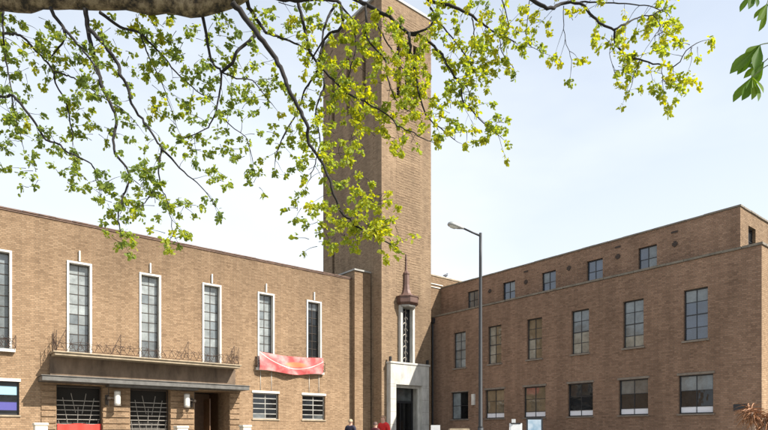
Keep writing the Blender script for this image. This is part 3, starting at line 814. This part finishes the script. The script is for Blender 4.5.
# ------------------------------------------------------------------ people
def person(px, ytop, d, height, label, topc, hairc, facing, lean=0.0, legc=(.03,.035,.05)):
    c = at(px, ytop, d); gz = ground_z(c.x, c.y); H = height
    root = thing("person", label, "person", (c.x, c.y, gz))
    sk = simple("skin", (.48,.28,.20), .55); tc = simple("top_cloth", topc, .85, noise=.15, scale=14); lc = simple("trouser_cloth", legc, .85); hc = simple("hair", hairc, .7, noise=.3, scale=40)
    def skin(name, verts, edges, rad, mat, rootv=0):
        me = bpy.data.meshes.new(name); me.from_pydata([tuple(Vector(v)*H) for v in verts], edges, []); me.materials.append(mat)
        o = bpy.data.objects.new(name, me); col.objects.link(o); o.parent = root; o.rotation_euler = (0, 0, facing)
        o.modifiers.new("skin", 'SKIN').use_smooth_shade = True
        for i, r_ in enumerate(rad):
            sv = me.skin_vertices[0].data[i]; sv.radius = (r_[0]*H, r_[1]*H) if hasattr(r_, '__len__') else (r_*H, r_*H); sv.use_root = (i == rootv)
        s = o.modifiers.new("sub", 'SUBSURF'); s.levels = s.render_levels = 2
        return o
    l = lean
    def B(x, y, z):   # lean the upper body forward (towards -y)
        k = max(0, z-.52); return (x, y-l*k, z - l*l*k*.4)
    V = [B(0,0,.53), B(0,0,.62), B(0,.005,.74), B(0,0,.81), B(0,-.005,.855), B(0,-.012,.90), B(0,-.012,.955), B(0,-.008,.985),
         B(.055,0,.51), B(.06,.0,.28), B(.06,.01,.045), B(.062,-.08,.02),
         B(-.055,0,.51), B(-.065,-.02,.28), B(-.065,.01,.045), B(-.067,-.08,.02),
         B(.105,0,.80), B(.13,.01,.63), B(.12,-.05,.49), B(.115,-.07,.44),
         B(-.105,0,.80), B(-.13,.01,.63), B(-.12,-.05,.49), B(-.115,-.07,.44)]
    Ed = [(0,1),(1,2),(2,3),(3,4),(4,5),(5,6),(6,7),(0,8),(8,9),(9,10),(10,11),(0,12),(12,13),(13,14),(14,15),(3,16),(16,17),(17,18),(18,19),(3,20),(20,21),(21,22),(22,23)]
    Rd = [.07,.065,.07,.055,.034,.05,.054,.036,.048,.034,.022,.02,.048,.034,.022,.02,.034,.025,.018,.016,.034,.025,.018,.016]
    skin("body", V, Ed, Rd, sk)
    skin("jacket", [V[0],V[1],V[2],V[3],V[16],V[17],V[18],V[20],V[21],V[22],B(0,-.002,.862)], [(0,1),(1,2),(2,3),(3,4),(4,5),(5,6),(3,7),(7,8),(8,9),(3,10)], [(.092,.075),(.085,.072),(.09,.075),(.078,.068),.05,.036,.028,.05,.036,.028,.05], tc)
    skin("trousers", [V[0],V[8],V[9],V[10],V[12],V[13],V[14]], [(0,1),(1,2),(2,3),(0,4),(4,5),(5,6)], [.082,.06,.044,.032,.06,.044,.032], lc)
    for s in (1, -1):
        x = .062*s
        o = bpy.data.objects.new("shoe", MB().tube([Vector(q)*H for q in ((x,.03,.022),(x,-.02,.026),(x,-.085,.018))], [.02*H,.026*H,.02*H], 8).mesh("shoe", M_frame, True)); col.objects.link(o); o.parent = root; o.rotation_euler.z = facing
    # hair: cap over the skull
    hb = MB(); hx, hy, hz = B(0,-.004,.945)
    n = 12
    for j in range(6):
        th = j/5*1.75
        for k in range(n):
            a = 2*math.pi*k/n; front = math.sin(a) < -.3 and j >= 4
            rr = math.sin(th)*.066*(1.0 if not front else .9); zz = math.cos(th)*.064
            if front: zz = max(zz, .012)
            hb.v.append(((hx+rr*math.cos(a)*.9)*H, (hy+rr*math.sin(a)*1.1)*H, (hz+zz)*H))
    for j in range(5):
        for k in range(n): a = j*n+k; b2 = j*n+(k+1)%n; hb.f.append((a, a+n, b2+n, b2))
    o = bpy.data.objects.new("hair", hb.mesh("hair", hc, True)); col.objects.link(o); o.parent = root; o.rotation_euler.z = facing
    # nose, ears
    fx, fy, fz = B(0,-.058,.925)
    nb = MB().tube([(fx*H, (fy+.006)*H, (fz+.018)*H), (fx*H, (fy-.008)*H, fz*H)], [.004*H, .009*H], 6)
    for s in (1, -1): nb.tube([((fx+.046*s)*H, (fy+.052)*H, (fz+.018)*H), ((fx+.049*s)*H, (fy+.054)*H, (fz-.012)*H)], [.008*H, .006*H], 6)
    o = bpy.data.objects.new("face_detail", nb.mesh("face_detail", sk, True)); col.objects.link(o); o.parent = root; o.rotation_euler.z = facing
    eb = MB()
    for s in (1, -1): eb.tube([((fx+.017*s)*H, (fy+.014)*H, (fz+.02)*H), ((fx+.017*s)*H, (fy+.006)*H, (fz+.02)*H)], .005*H, 6)
    o = bpy.data.objects.new("eye", eb.mesh("eye", M_frame)); col.objects.link(o); o.parent = root; o.rotation_euler.z = facing
person(350.5, 419.2, 23, 1.56, "person with pale hair in a dark jacket before the pier block", (.02,.018,.035), (.36,.29,.18), -YAW+R(160))
person(374.5, 422.0, 21, 1.42, "person in a maroon top standing next to the one in red", (.07,.010,.014), (.09,.05,.04), -YAW+R(150), .1)
person(384.5, 415.2, 21.5, 1.66, "person in a bright red jacket left of the white doorway", (.55,.018,.018), (.24,.14,.08), -YAW+R(-35), .12)

# ------------------------------------------------------------------ dry cordyline by the wing's corner
def cordyline():
    b = at(758, 432, 19.5); gz = ground_z(b.x, b.y)
    t = thing("cordyline_plant", "dry reddish spiky plant at the corner of the brown wing", "plant", (b.x, b.y, gz))
    mt = simple("plant_stem", (.42,.30,.22), .9, noise=.4, scale=14, bump=.4)
    ml = simple("dry_leaf", (.30,.14,.06), .7, noise=.45, scale=7)
    rnd = random.Random(11)
    heads = [(Vector((b.x-.16, b.y+.12, 2.18)), .62), (Vector((b.x+.22, b.y-.16, 1.98)), .6), (Vector((b.x+.05, b.y+.3, 2.3)), .6), (Vector((b.x+.42, b.y-.3, 2.05)), .6)]
    for hpt, ll in heads:
        MB().tube([Vector((b.x, b.y, gz-.05)), Vector((b.x*.5+hpt.x*.5, b.y*.5+hpt.y*.5, 1.3)), hpt], [.085, .07, .055], 8).build("stem", mt, t, True)
    me_l = []
    for v in range(5):
        mb = MB(); L_ = rnd.uniform(.3, .62); dr = rnd.uniform(.15, .9); n = 6
        for i in range(n+1):
            s = i/n; w = .017*(1-s)**.6*(.4+1.2*min(1, s*4)) + .001
            x = L_*s*(1-.15*dr*s); z = L_*(.35*s - dr*1.4*s*s)
            mb.v += [(x, -w, z+.008), (x, 0, z-.006), (x, w, z+.008)]
        for i in range(n):
            for k in range(2): a = i*3+k; mb.f.append((a, a+1, a+4, a+3))
        me_l.append(mb.mesh("leaf", ml))
    for hpt, ll in heads:
        for k in range(72):
            o = bpy.data.objects.new("leaf", me_l[k % 5]); col.objects.link(o); o.parent = t
            o.location = hpt - Vector(t.location) + Vector((0, 0, rnd.uniform(-.28, .05)))
            o.rotation_euler = (rnd.uniform(-.7, .7), rnd.uniform(-.9, .9), rnd.uniform(0, 6.28)); o.scale = [rnd.uniform(.75, 1.15)]*3
cordyline()

# ------------------------------------------------------------------ the big tree overhead
def leaf_mat(name, c0, c1, c2, trans=.5):
    m, nt, N, L, b = newmat(name); N.remove(b)
    out = N["Material Output"]
    a = N.new("ShaderNodeAttribute"); a.attribute_name = "tint"
    r = N.new("ShaderNodeValToRGB"); e = r.color_ramp.elements; e.new(.5)
    e[0].position = 0; e[0].color = (*c0, 1); e[1].position = .5; e[1].color = (*c1, 1); e[2].position = 1; e[2].color = (*c2, 1)
    L.new(a.outputs["Fac"], r.inputs[0])
    d = N.new("ShaderNodeBsdfDiffuse"); tr = N.new("ShaderNodeBsdfTranslucent"); gl = N.new("ShaderNodeBsdfGlossy"); gl.inputs["Roughness"].default_value = .6
    hs = N.new("ShaderNodeHueSaturation"); hs.inputs["Saturation"].default_value = 1.1; hs.inputs["Value"].default_value = 1.35; hs.inputs["Hue"].default_value = .485
    L.new(r.outputs[0], hs.inputs["Color"]); L.new(hs.outputs[0], tr.inputs[0]); L.new(r.outputs[0], d.inputs[0])
    m1 = N.new("ShaderNodeMixShader"); m1.inputs[0].default_value = trans; L.new(d.outputs[0], m1.inputs[1]); L.new(tr.outputs[0], m1.inputs[2])
    m2 = N.new("ShaderNodeMixShader"); m2.inputs[0].default_value = .02; L.new(m1.outputs[0], m2.inputs[1]); L.new(gl.outputs[0], m2.inputs[2])
    L.new(m2.outputs[0], out.inputs[0])
    return m
M_leaf = leaf_mat("spring_leaf", (.165,.235,.06), (.29,.36,.045), (.44,.45,.04), .6)

def bark_mat():
    m, nt, N, L, b = newmat("mottled_bark")
    g = N.new("ShaderNodeNewGeometry")
    mp = N.new("ShaderNodeMapping"); mp.inputs["Rotation"].default_value = (0, 0, YAW); mp.inputs["Scale"].default_value = (3.4, 2.2, 2.2)
    t = N.new("ShaderNodeTexNoise"); t.inputs["Scale"].default_value = 1.5; t.inputs["Detail"].default_value = 9; t.inputs["Roughness"].default_value = .72
    v = N.new("ShaderNodeTexVoronoi"); v.inputs["Scale"].default_value = 9
    r = N.new("ShaderNodeValToRGB"); e = r.color_ramp.elements; e.new(.52)
    e[0].position = .42; e[0].color = (.03,.024,.016,1); e[1].position = .5; e[1].color = (.165,.125,.072,1); e[2].position = .6; e[2].color = (.36,.29,.185,1)
    L.new(g.outputs["Position"], mp.inputs[0]); L.new(mp.outputs[0], t.inputs["Vector"]); L.new(mp.outputs[0], v.inputs["Vector"])
    L.new(t.outputs["Fac"], r.inputs[0]); L.new(r.outputs[0], b.inputs["Base Color"]); b.inputs["Roughness"].default_value = .9
    bp = N.new("ShaderNodeBump"); bp.inputs["Strength"].default_value = 1.0; bp.inputs["Distance"].default_value = .09
    L.new(t.outputs["Fac"], bp.inputs["Height"]); L.new(bp.outputs[0], b.inputs["Normal"])
    return m
M_bark = bark_mat()
M_twig = simple("twig_bark", (.014,.011,.009), .9, noise=.4, scale=12)

def spline(pts, step=.08):
    """Catmull-Rom through the points"""
    P = [pts[0]*2-pts[1]] + pts + [pts[-1]*2-pts[-2]]
    out = []
    for i in range(1, len(P)-2):
        a, b, c, d = P[i-1:i+3]
        n = max(2, int((c-b).length/step))
        for k in range(n):
            t = k/n
            out.append(.5*((2*b) + (c-a)*t + (2*a-5*b+4*c-d)*t*t + (3*b-a-3*c+d)*t**3))
    out.append(pts[-1]); return out

LEAF_OUT = [(0,0), (.17,.12), (.34,.36), (.27,.52), (.30,.70), (0,1.0), (-.30,.70), (-.27,.52), (-.34,.36), (-.17,.12)]
class Leaves:
    def __init__(s): s.v = []; s.f = []; s.t = []
    def add(s, p, d, size, tint, rnd):
        # p: base, d: pointing direction
        d = d.normalized(); side = d.cross(Vector((rnd.gauss(0,1), rnd.gauss(0,1), rnd.gauss(0,1))))
        if side.length < 1e-4: return
        side.normalize(); nrm = side.cross(d); fold = rnd.uniform(.1, .5); curl = rnd.uniform(-.1, .35)
        n = len(s.v)
        for x, y in LEAF_OUT:
            q = p + (side*x + d*y + nrm*(abs(x)*fold - curl*y*y)) * size
            s.v.append((q.x, q.y, q.z)); s.t.append(tint)
        c = p + (d*.4 - nrm*curl*.16) * size
        s.v.append((c.x, c.y, c.z)); s.t.append(tint)
        k = len(LEAF_OUT)
        for i in range(k): s.f.append((n+i, n+(i+1) % k, n+k))
    def build(s, name, mat, parent):
        me = bpy.data.meshes.new(name); me.from_pydata(s.v, [], s.f); me.update(); me.materials.append(mat)
        at_ = me.attributes.new("tint", 'FLOAT', 'POINT'); at_.data.foreach_set("value", s.t)
        o = link(name, me, parent); o["kind"] = "stuff"; return o

def big_tree():
    rnd = random.Random(21)
    tb = Vector((-3.4, 14.6, 0)); tb.z = ground_z(tb.x, tb.y)
    t = thing("overhanging_tree", "broadleaf tree reaching its thick limb and fresh spring leaves across the sky", "tree", tb)
    fork = tb + Vector((.25, -.15, 6.4))
    limb_px = [(-150, -42, 9.6), (-60, -12, 9.3), (0, -7, 9.1), (80, -8, 9.0), (150, -4, 8.9), (200, 1, 8.8), (230, -7, 8.7), (258, -26, 8.6), (285, -52, 8.6), (330, -95, 8.7), (420, -140, 9.0), (520, -160, 9.4), (600, -140, 9.8)]
    lp = [fork] + [at(*q) for q in limb_px]
    ls = spline(lp, .2); n = len(ls)
    ls = [p + Vector((rnd.uniform(-.02,.02), rnd.uniform(-.02,.02), rnd.uniform(-.025,.025))) for p in ls]
    rad = []
    for i in range(n):
        s = i/n
        rad.append((.34 - .13*s/.55 if s < .55 else .21 - .15*(s-.55)/.45) * (1 + .05*math.sin(i*1.3) + rnd.uniform(-.03, .03)))
    tp = spline([tb+Vector((0,0,-.2)), tb+Vector((.05,0,.5)), tb+Vector((-.03,.05,2.5)), tb+Vector((.1,-.05,4.8)), fork+Vector((-.05,.02,.1)), fork+Vector((-.5,.4,2.6)), fork+Vector((-.9,.3,5.5))], .3)
    MB().tube(tp, [.60*(1-.8*i/len(tp))+.22*math.exp(-i*.6) for i in range(len(tp))], 16).build("trunk", M_bark, t, True)
    MB().tube(ls, rad, 14).build("limb", M_bark, t, True)
    L = Leaves(); tw = MB()
    # branch: list of (px, py), depth start/end, radius start/end, leaf density
    BR_ = [
     ([(-40,20),(0,33),(20,35),(32,47),(45,60),(54,72),(55,82),(64,99),(69,114),(73,138)], 9.0, 9.3, .035, .010, 1),
     ([(-30,85),(0,96),(13,96),(25,109),(36,124),(46,140),(56,143),(68,152),(85,160),(93,167),(100,186)], 8.6, 9.0, .036, .009, .75),
     ([(3,12),(3,34),(4,52),(8,72),(12,97),(16,120),(22,140)], 8.7, 8.8, .022, .007, 1),
     ([(50,8),(63,27),(78,45),(92,62),(100,78)], 9.0, 8.4, .04, .012, .6),
     ([(63,27),(65,37),(60,46),(52,56)], 8.9, 9.2, .032, .012, .8),
     ([(54,72),(66,75),(80,82),(102,97),(126,112),(138,125)], 9.2, 9.7, .018, .007, 1),
     ([(85,8),(88,30),(92,48),(98,70),(103,89),(112,106),(116,121),(114,140),(115,153),(126,167),(129,179),(122,199),(118,213),(120,232)], 8.9, 8.2, .05, .011, .45),
     ([(90,30),(105,45),(118,65),(120,75),(127,85),(132,104),(142,119),(152,133),(157,143),(161,149),(159,167),(159,184),(152,193),(145,203)], 8.8, 8.4, .045, .009, .6),
     ([(161,149),(171,158),(184,172),(201,186),(212,201)], 8.6, 8.9, .024, .006, .55),
     ([(159,184),(166,198),(170,214),(173,232)], 8.4, 8.4, .012, .006, .8),
     ([(100,12),(120,27),(140,33),(152,45),(165,58),(176,72),(193,88),(208,99)], 8.9, 9.6, .035, .009, 1),
     ([(140,33),(148,55),(160,78),(168,100),(176,125)], 9.0, 9.8, .018, .006, 1),
     ([(202,14),(207,39),(212,63),(221,72),(220,92),(215,114),(210,124),(200,132),(180,140)], 8.8, 8.9, .036, .008, .75),
     ([(255,36),(249,41),(239,49),(232,63),(222,72)], 8.8, 8.8, .034, .03, .6),
     ([(215,114),(223,119),(235,129),(246,138),(252,158)], 8.9, 9.1, .014, .006, .5),
     ([(221,72),(236,78),(252,80),(262,92),(272,104)], 8.8, 9.3, .018, .007, 1),
     ([(232,2),(244,16),(260,37),(274,56),(282,72),(291,94),(301,112),(308,128),(308,141),(324,166),(332,188),(341,211),(357,226),(374,236),(390,245)], 8.6, 8.0, .062, .012, .32),
     ([(245,-5),(250,8),(262,27),(270,34),(289,41),(308,50)], 8.7, 9.2, .045, .014, .8),
     ([(255,-8),(285,0),(315,-1),(337,1),(341,8),(342,27),(326,37),(320,56),(318,70),(306,89),(296,114),(281,141),(275,160)], 9.0, 9.5, .05, .010, .7),
     ([(335,5),(325,24),(321,44),(312,60)], 9.2, 9.0, .028, .016, .6),
     ([(296,-12),(298,0),(303,22),(308,44),(313,58),(325,72),(337,84),(350,95),(369,104),(390,117),(397,126),(414,133),(428,141)], 9.4, 8.6, .042, .009, .85),
     ([(318,70),(325,84),(316,109),(320,138),(316,160),(310,180)], 9.3, 9.0, .024, .008, 1),
     ([(345,-8),(357,0),(373,8),(389,17),(409,33),(421,36),(438,50),(451,71),(460,84),(463,101),(472,111),(484,123),(497,135)], 9.4, 9.0, .05, .009, .8),
     ([(409,33),(410,46),(412,60),(416,72),(419,94),(427,116),(440,128),(455,140)], 9.2, 8.8, .034, .009, 1),
     ([(366,5),(366,22),(367,38),(375,48),(385,60),(387,72),(392,92),(398,103),(410,112)], 9.2, 8.9, .03, .008, 1.25),
     ([(372,8),(382,34),(394,54),(404,72),(408,90)], 9.4, 9.4, .022, .008, 1.25),
     ([(340,3),(352,22),(356,48),(350,70),(346,95),(352,120)], 9.3, 9.5, .020, .007, 1.25),
     ([(409,33),(425,30),(434,20),(440,6),(448,-10)], 9.2, 9.4, .026, .016, .9),
     ([(420,-10),(428,0),(453,7),(472,16),(485,26),(499,35),(515,42)], 9.2, 9.4, .045, .012, .95),
     ([(430,8),(438,22),(451,36),(467,58),(476,74)], 9.2, 9.1, .022, .008, .9),
     ([(472,16),(474,36),(470,56),(466,78),(470,96)], 9.3, 9.3, .016, .007, 1.1),
     ([(499,35),(502,52),(512,66)], 9.4, 9.3, .012, .006, 1.3),
     ([(518,-12),(532,0),(548,8),(561,4),(580,3),(590,15),(605,26),(614,31),(615,42),(622,52),(639,60),(662,65),(676,65),(686,51),(697,44)], 9.0, 8.8, .045, .008, .55),
     ([(614,30),(625,24),(639,17),(653,15),(664,8)], 8.9, 9.1, .022, .008, 1.1),
     ([(580,2),(609,3),(634,5),(653,7),(668,14)], 9.0, 9.1, .018, .007, .8),
     ([(653,15),(660,26),(655,36)], 9.0, 9.0, .010, .006, 2.0),
     ([(662,65),(663,79),(667,84),(675,80)], 8.8, 8.8, .009, .005, 1.5),
     ([(612,36),(611,46),(610,58),(614,70)], 8.8, 8.8, .008, .005, 1.5),
     ([(640,60),(636,70),(632,80)], 8.8, 8.8, .008, .005, 1.8),
     ([(564,6),(564,24),(565,39),(569,51),(572,66)], 9.0, 9.0, .009, .005, .8),
     ([(530,0),(528,20),(527,42),(540,52)], 9.0, 9.2, .010, .005, 1.0),
     ([(500,-8),(505,10),(508,30),(498,52)], 9.2, 9.3, .014, .006, 1.2),
    ]
    def twig(p, d, ln, r0, ntip, tintc, leafsize=.067, sub=True):
        n = max(4, int(ln/.07)); pts = [p]; q = p.copy(); d = d.normalized()
        for i in range(n):
            d = (d + Vector((rnd.gauss(0,.13), rnd.gauss(0,.13), rnd.gauss(0,.13)-.045))).normalized()
            q = q + d*(ln/n); pts.append(q.copy())
            if i > n*.3 and rnd.random() < .75:
                for _ in range(rnd.randint(2, 5)):
                    ld = (d*.4 + Vector((rnd.gauss(0,.7), rnd.gauss(0,.7), rnd.gauss(-.35,.5)))).normalized()
                    L.add(q + Vector((rnd.gauss(0,.015), rnd.gauss(0,.015), rnd.gauss(-.008,.015))), ld, leafsize*rnd.uniform(.6, 1.1), min(1, max(0, tintc+rnd.gauss(0,.16))), rnd)
            if sub and i > 1 and rnd.random() < .16:
                twig(q, (d + Vector((rnd.gauss(0,.8), rnd.gauss(0,.8), rnd.gauss(0,.5)))).normalized(), ln*.45, r0*.6, max(3, ntip-3), tintc, leafsize, False)
        tw.tube(pts, [r0*(1-.7*i/n) for i in range(n+1)], 4, False)
        for _ in range(ntip):
            ld = (d*.5 + Vector((rnd.gauss(0,.75), rnd.gauss(0,.75), rnd.gauss(-.45,.5)))).normalized()
            L.add(q + Vector((rnd.gauss(0,.024), rnd.gauss(0,.024), rnd.gauss(-.015,.024))), ld, leafsize*rnd.uniform(.65, 1.15), min(1, max(0, tintc+rnd.gauss(0,.18))), rnd)
    def shade_tint_at(px, py):  # shade and sun put into leaf colour: darker left, brighter right
        b = .12 + .5*min(1, max(0, (px-240)/110))
        if px > 440: b = .55
        return b + rnd.gauss(0,.16) + (.45 if rnd.random() < .10 else 0)
    for pts, d0, d1, r0, r1, dens in BR_:
        k = len(pts)-1; wpt = [at(x, y, d0+(d1-d0)*i/k + .12*math.sin(i*1.7+x)) for i, (x, y) in enumerate(pts)]
        sp_ = spline(wpt, .07); n = len(sp_)
        sp_ = [p + Vector((rnd.gauss(0,.006), rnd.gauss(0,.006), rnd.gauss(0,.006))) for p in sp_]
        b = MB().tube(sp_, [.74*(r0+(r1-r0)*(i/n)**.8) for i in range(n)], 7)
        b.build("branch", M_twig, t, True)
        acc = 0
        for i in range(2, n):
            acc += (sp_[i]-sp_[i-1]).length
            f = i/n
            if acc > .108/dens/(.5+.8*f):
                acc = 0
                px = pts[min(k, int(f*k))][0]; py = pts[min(k, int(f*k))][1]
                dr = (sp_[i]-sp_[i-1]).normalized()
                d = (dr*.35 + Vector((rnd.gauss(0,.75), rnd.gauss(0,.75), rnd.gauss(-.1,.55)))).normalized()
                twig(sp_[i], d, rnd.uniform(.14, .46), .0045, rnd.randint(11, 18), shade_tint_at(px, py))
        twig(sp_[-1], (sp_[-1]-sp_[-2]), .2, .006, 9, shade_tint_at(*pts[-1]))
    # known dense clumps: (px, py, radius px, depth, twigs, tint with sun and shade put in)
    for px, py, rp, d, nt_, ti in [(372,212,20,8.1,26,.7),(384,229,12,8.0,13,.78),(340,226,20,8.2,17,.62),(362,226,15,8.1,11,.66),(352,150,14,8.6,9,.6),(320,215,14,8.3,7,.5),(355,180,14,8.3,7,.55),(330,160,16,8.6,8,.5),(312,240,12,8.4,5,.3),
            (335,140,18,8.8,8,.55),(345,60,26,9.2,22,.64),(350,100,24,9.2,20,.62),(395,60,28,9.1,24,.72),(400,95,24,9.0,18,.72),(375,120,22,9.0,14,.7),(400,138,18,8.8,10,.74),(420,110,16,8.9,9,.8),(385,30,24,9.2,12,.68),(330,110,16,9.2,7,.5),
            (480,45,22,9.3,10,.55),(455,60,18,9.2,8,.55),(465,85,14,9.2,7,.6),(490,70,16,9.3,8,.8),(500,20,20,9.3,9,.6),(545,15,16,9.0,7,.85),(585,14,14,9.0,6,.8),(658,24,12,9.0,8,.75),(625,62,14,8.8,6,.5),(665,80,8,8.8,4,.95),(690,48,8,8.8,4,.5),
            (440,20,20,9.3,9,.5),(505,125,8,9.0,5,.5),(480,130,14,9.0,6,.5),(450,110,12,9.0,6,.5),
            (180,40,26,9.2,22,.25),(150,22,18,9.2,14,.78),(120,40,22,9.3,12,.4),(25,30,20,9.3,9,.3),(15,70,16,9.1,8,.2),(85,100,20,9.4,9,.3),(190,75,20,9.3,10,.25),(145,75,18,9.3,9,.3),(225,30,16,9.2,8,.3),(240,60,14,9.2,7,.3),(10,150,16,8.9,8,.15),(75,175,16,9.0,8,.2),(140,190,14,8.6,8,.25),(60,40,16,9.2,6,.35),(75,60,14,9.2,5,.7),(100,60,16,9.3,6,.35),(40,62,10,9.3,4,.75),(20,120,14,8.8,6,.1),(30,178,12,8.8,7,.2),(55,150,14,9.0,5,.15),(95,135,14,9.4,6,.3),(105,185,14,8.9,7,.2),
            (155,110,12,9.3,6,.7),(120,210,14,8.4,8,.3),(122,240,11,8.3,7,.45),(172,240,10,8.4,6,.55),(165,205,14,8.5,7,.3),(185,200,10,8.6,5,.35),(220,185,12,9.0,6,.3),(215,150,12,9.0,6,.3),(195,150,12,9.0,6,.3),(150,165,12,8.8,5,.2),
            (235,110,14,9.1,7,.3),(255,100,14,9.2,7,.3),(270,75,16,9.2,7,.35),(260,20,16,9.2,7,.35),(290,25,14,9.3,6,.35),(320,20,12,9.3,5,.35),(290,140,16,9.3,8,.35),(265,130,12,9.3,5,.3),(300,170,12,9.1,6,.35),(240,150,10,9.2,5,.3),(255,185,8,9.1,4,.3),(305,205,10,8.6,5,.35)]:
        for _ in range(nt_):
            a = rnd.uniform(0, 6.28); r_ = rp*math.sqrt(rnd.random())
            p = at(px+r_*math.cos(a), py+r_*math.sin(a), d+rnd.gauss(0,.18))
            twig(p, Vector((rnd.gauss(0,1), rnd.gauss(0,1), rnd.gauss(.1,.6))), rnd.uniform(.1, .26), .005, rnd.randint(11, 17), ti+rnd.gauss(0,.12), .066, False)
    # the crown goes on above the picture
    for _ in range(420):
        s = rnd.random(); p = ls[int(n_ * s)] if (n_ := len(ls)-1) else ls[0]
        p = p + Vector((rnd.gauss(0,1.1), rnd.gauss(0,1.1), abs(rnd.gauss(1.5,1.0))+.55))
        twig(p, Vector((rnd.gauss(0,1), rnd.gauss(0,1), rnd.gauss(.2,.5))), rnd.uniform(.3, .7), .009, 7, .3+rnd.gauss(0,.15), .11, False)
    o = tw.build("twigs", M_twig, t); o["kind"] = "stuff"
    L.build("foliage", M_leaf, t)
big_tree()

# ------------------------------------------------------------------ horse chestnut at the right edge
def chestnut():
    rnd = random.Random(5)
    ml = leaf_mat("chestnut_leaf", (.05,.115,.015), (.085,.175,.02), (.14,.23,.025), .5)
    tb = at(1180, 432, 4.6); tb.z = ground_z(tb.x, tb.y)
    t = thing("chestnut_tree", "horse chestnut with large dark drooping leaves at the right edge", "tree", tb)
    top = Vector((tb.x, tb.y, 5.2))
    tp = spline([tb+Vector((0,0,-.2)), tb+Vector((.05,.05,1.2)), tb+Vector((-.03,.02,3.0)), top, top+Vector((.3,.2,2.5))], .25)
    MB().tube(tp, [.30*(1-.6*i/len(tp))+.1*math.exp(-i*.7) for i in range(len(tp))], 14).build("trunk", M_bark, t, True)
    br = spline([top+Vector((0,0,-.4)), at(1000,-40,4.4), at(880,-10,4.1), at(800,20,3.9), at(776,46,3.85)], .08)
    MB().tube(br, [.08*(1-.9*i/len(br))+.006 for i in range(len(br))], 8).build("branch", M_bark, t, True)
    b2 = spline([at(850,-2,4.05), at(800,-20,3.9), at(770,-12,3.85)], .08)
    MB().tube(b2, [.012]*len(b2), 6).build("branch", M_bark, t, True)
    # leaflet: obovate, veined fold
    def leaflet_into(mb, base, d, nrm, ln):
        d = d.normalized(); s = d.cross(nrm).normalized(); n_ = s.cross(d)
        prof = [(0,.01),(.15,.035),(.35,.085),(.55,.14),(.70,.165),(.82,.14),(.92,.07),(1.0,.005)]
        k = len(mb.v)
        for y, w in prof:
            c = base + d*(y*ln) - n_*(.10*ln*y*y)
            for sx in (-1, -.5, 0, .5, 1): mb.v.append(tuple(c + s*(sx*w*ln) + n_*(abs(sx)*.45*w*ln + (.012*ln if abs(sx) == 1 and (int(y*20) % 2) else 0))))
        for i in range(len(prof)-1):
            for j in range(4): a = k+i*5+j; mb.f.append((a, a+1, a+6, a+5))
    right = Vector((CS, -SN, 0)); fw = Vector((SN, CS, 0)); up = Vector((0,0,1))
    def palmate(hub, angs, ln, stem_from, depth_tilt=.2):
        pet = MB().tube(spline([stem_from, (stem_from+hub)/2+up*.015, hub], .03), .0035, 5)
        mb = MB()
        for a, l in angs:
            d = right*math.cos(R(a)) + up*math.sin(R(a)) + fw*rnd.uniform(-.35, .35)
            nrm = (-fw + right*rnd.uniform(-.6,.6) + up*rnd.uniform(0,.7)).normalized()
            leaflet_into(mb, hub, d, nrm, ln*l)
        me = bpy.data.meshes.new("leaf"); me.from_pydata(mb.v, [], mb.f); me.update(); me.materials.append(ml)
        at_ = me.attributes.new("tint", 'FLOAT', 'POINT'); tv = [rnd.uniform(.2, .9) for _ in range(len(angs))]; at_.data.foreach_set("value", [tv[i//40] for i in range(len(me.vertices))])
        me.polygons.foreach_set("use_smooth", [True]*len(me.polygons))
        o = link("leaf", me, t)
        q = bpy.data.objects.new("leaf_stalk", pet.mesh("leaf_stalk", simple("stalk", (.12,.16,.05), .6))); col.objects.link(q); q.parent = o; q.matrix_parent_inverse = Matrix.Identity(4)
    D = 3.85; P = lambda x, y, dd=0: at(x, y, D+dd)
    end = P(776, 46)
    palmate(P(760, 45), [(222,.27),(234,.22),(249,.23),(266,.19),(205,.12)], .9, end)
    palmate(P(752, 77, .05), [(232,.2),(244,.22),(262,.21),(282,.20),(305,.15)], .9, P(780, 60))
    palmate(P(764, 62, .1), [(215,.16),(232,.19),(200,.13),(250,.17)], .9, P(780, 54))
    palmate(P(753, -8), [(235,.15),(250,.17),(275,.14)], .9, P(770, -12))
    palmate(P(767, 4), [(240,.17),(262,.18),(285,.17),(225,.12)], .9, P(775, -12))
    palmate(P(800, 30, -.1), [(230,.2),(255,.22),(280,.2),(310,.18)], .9, P(802, 20))
    palmate(P(790, -25, .2), [(210,.2),(240,.22),(270,.2),(300,.18)], .9, P(800, -20))
chestnut()
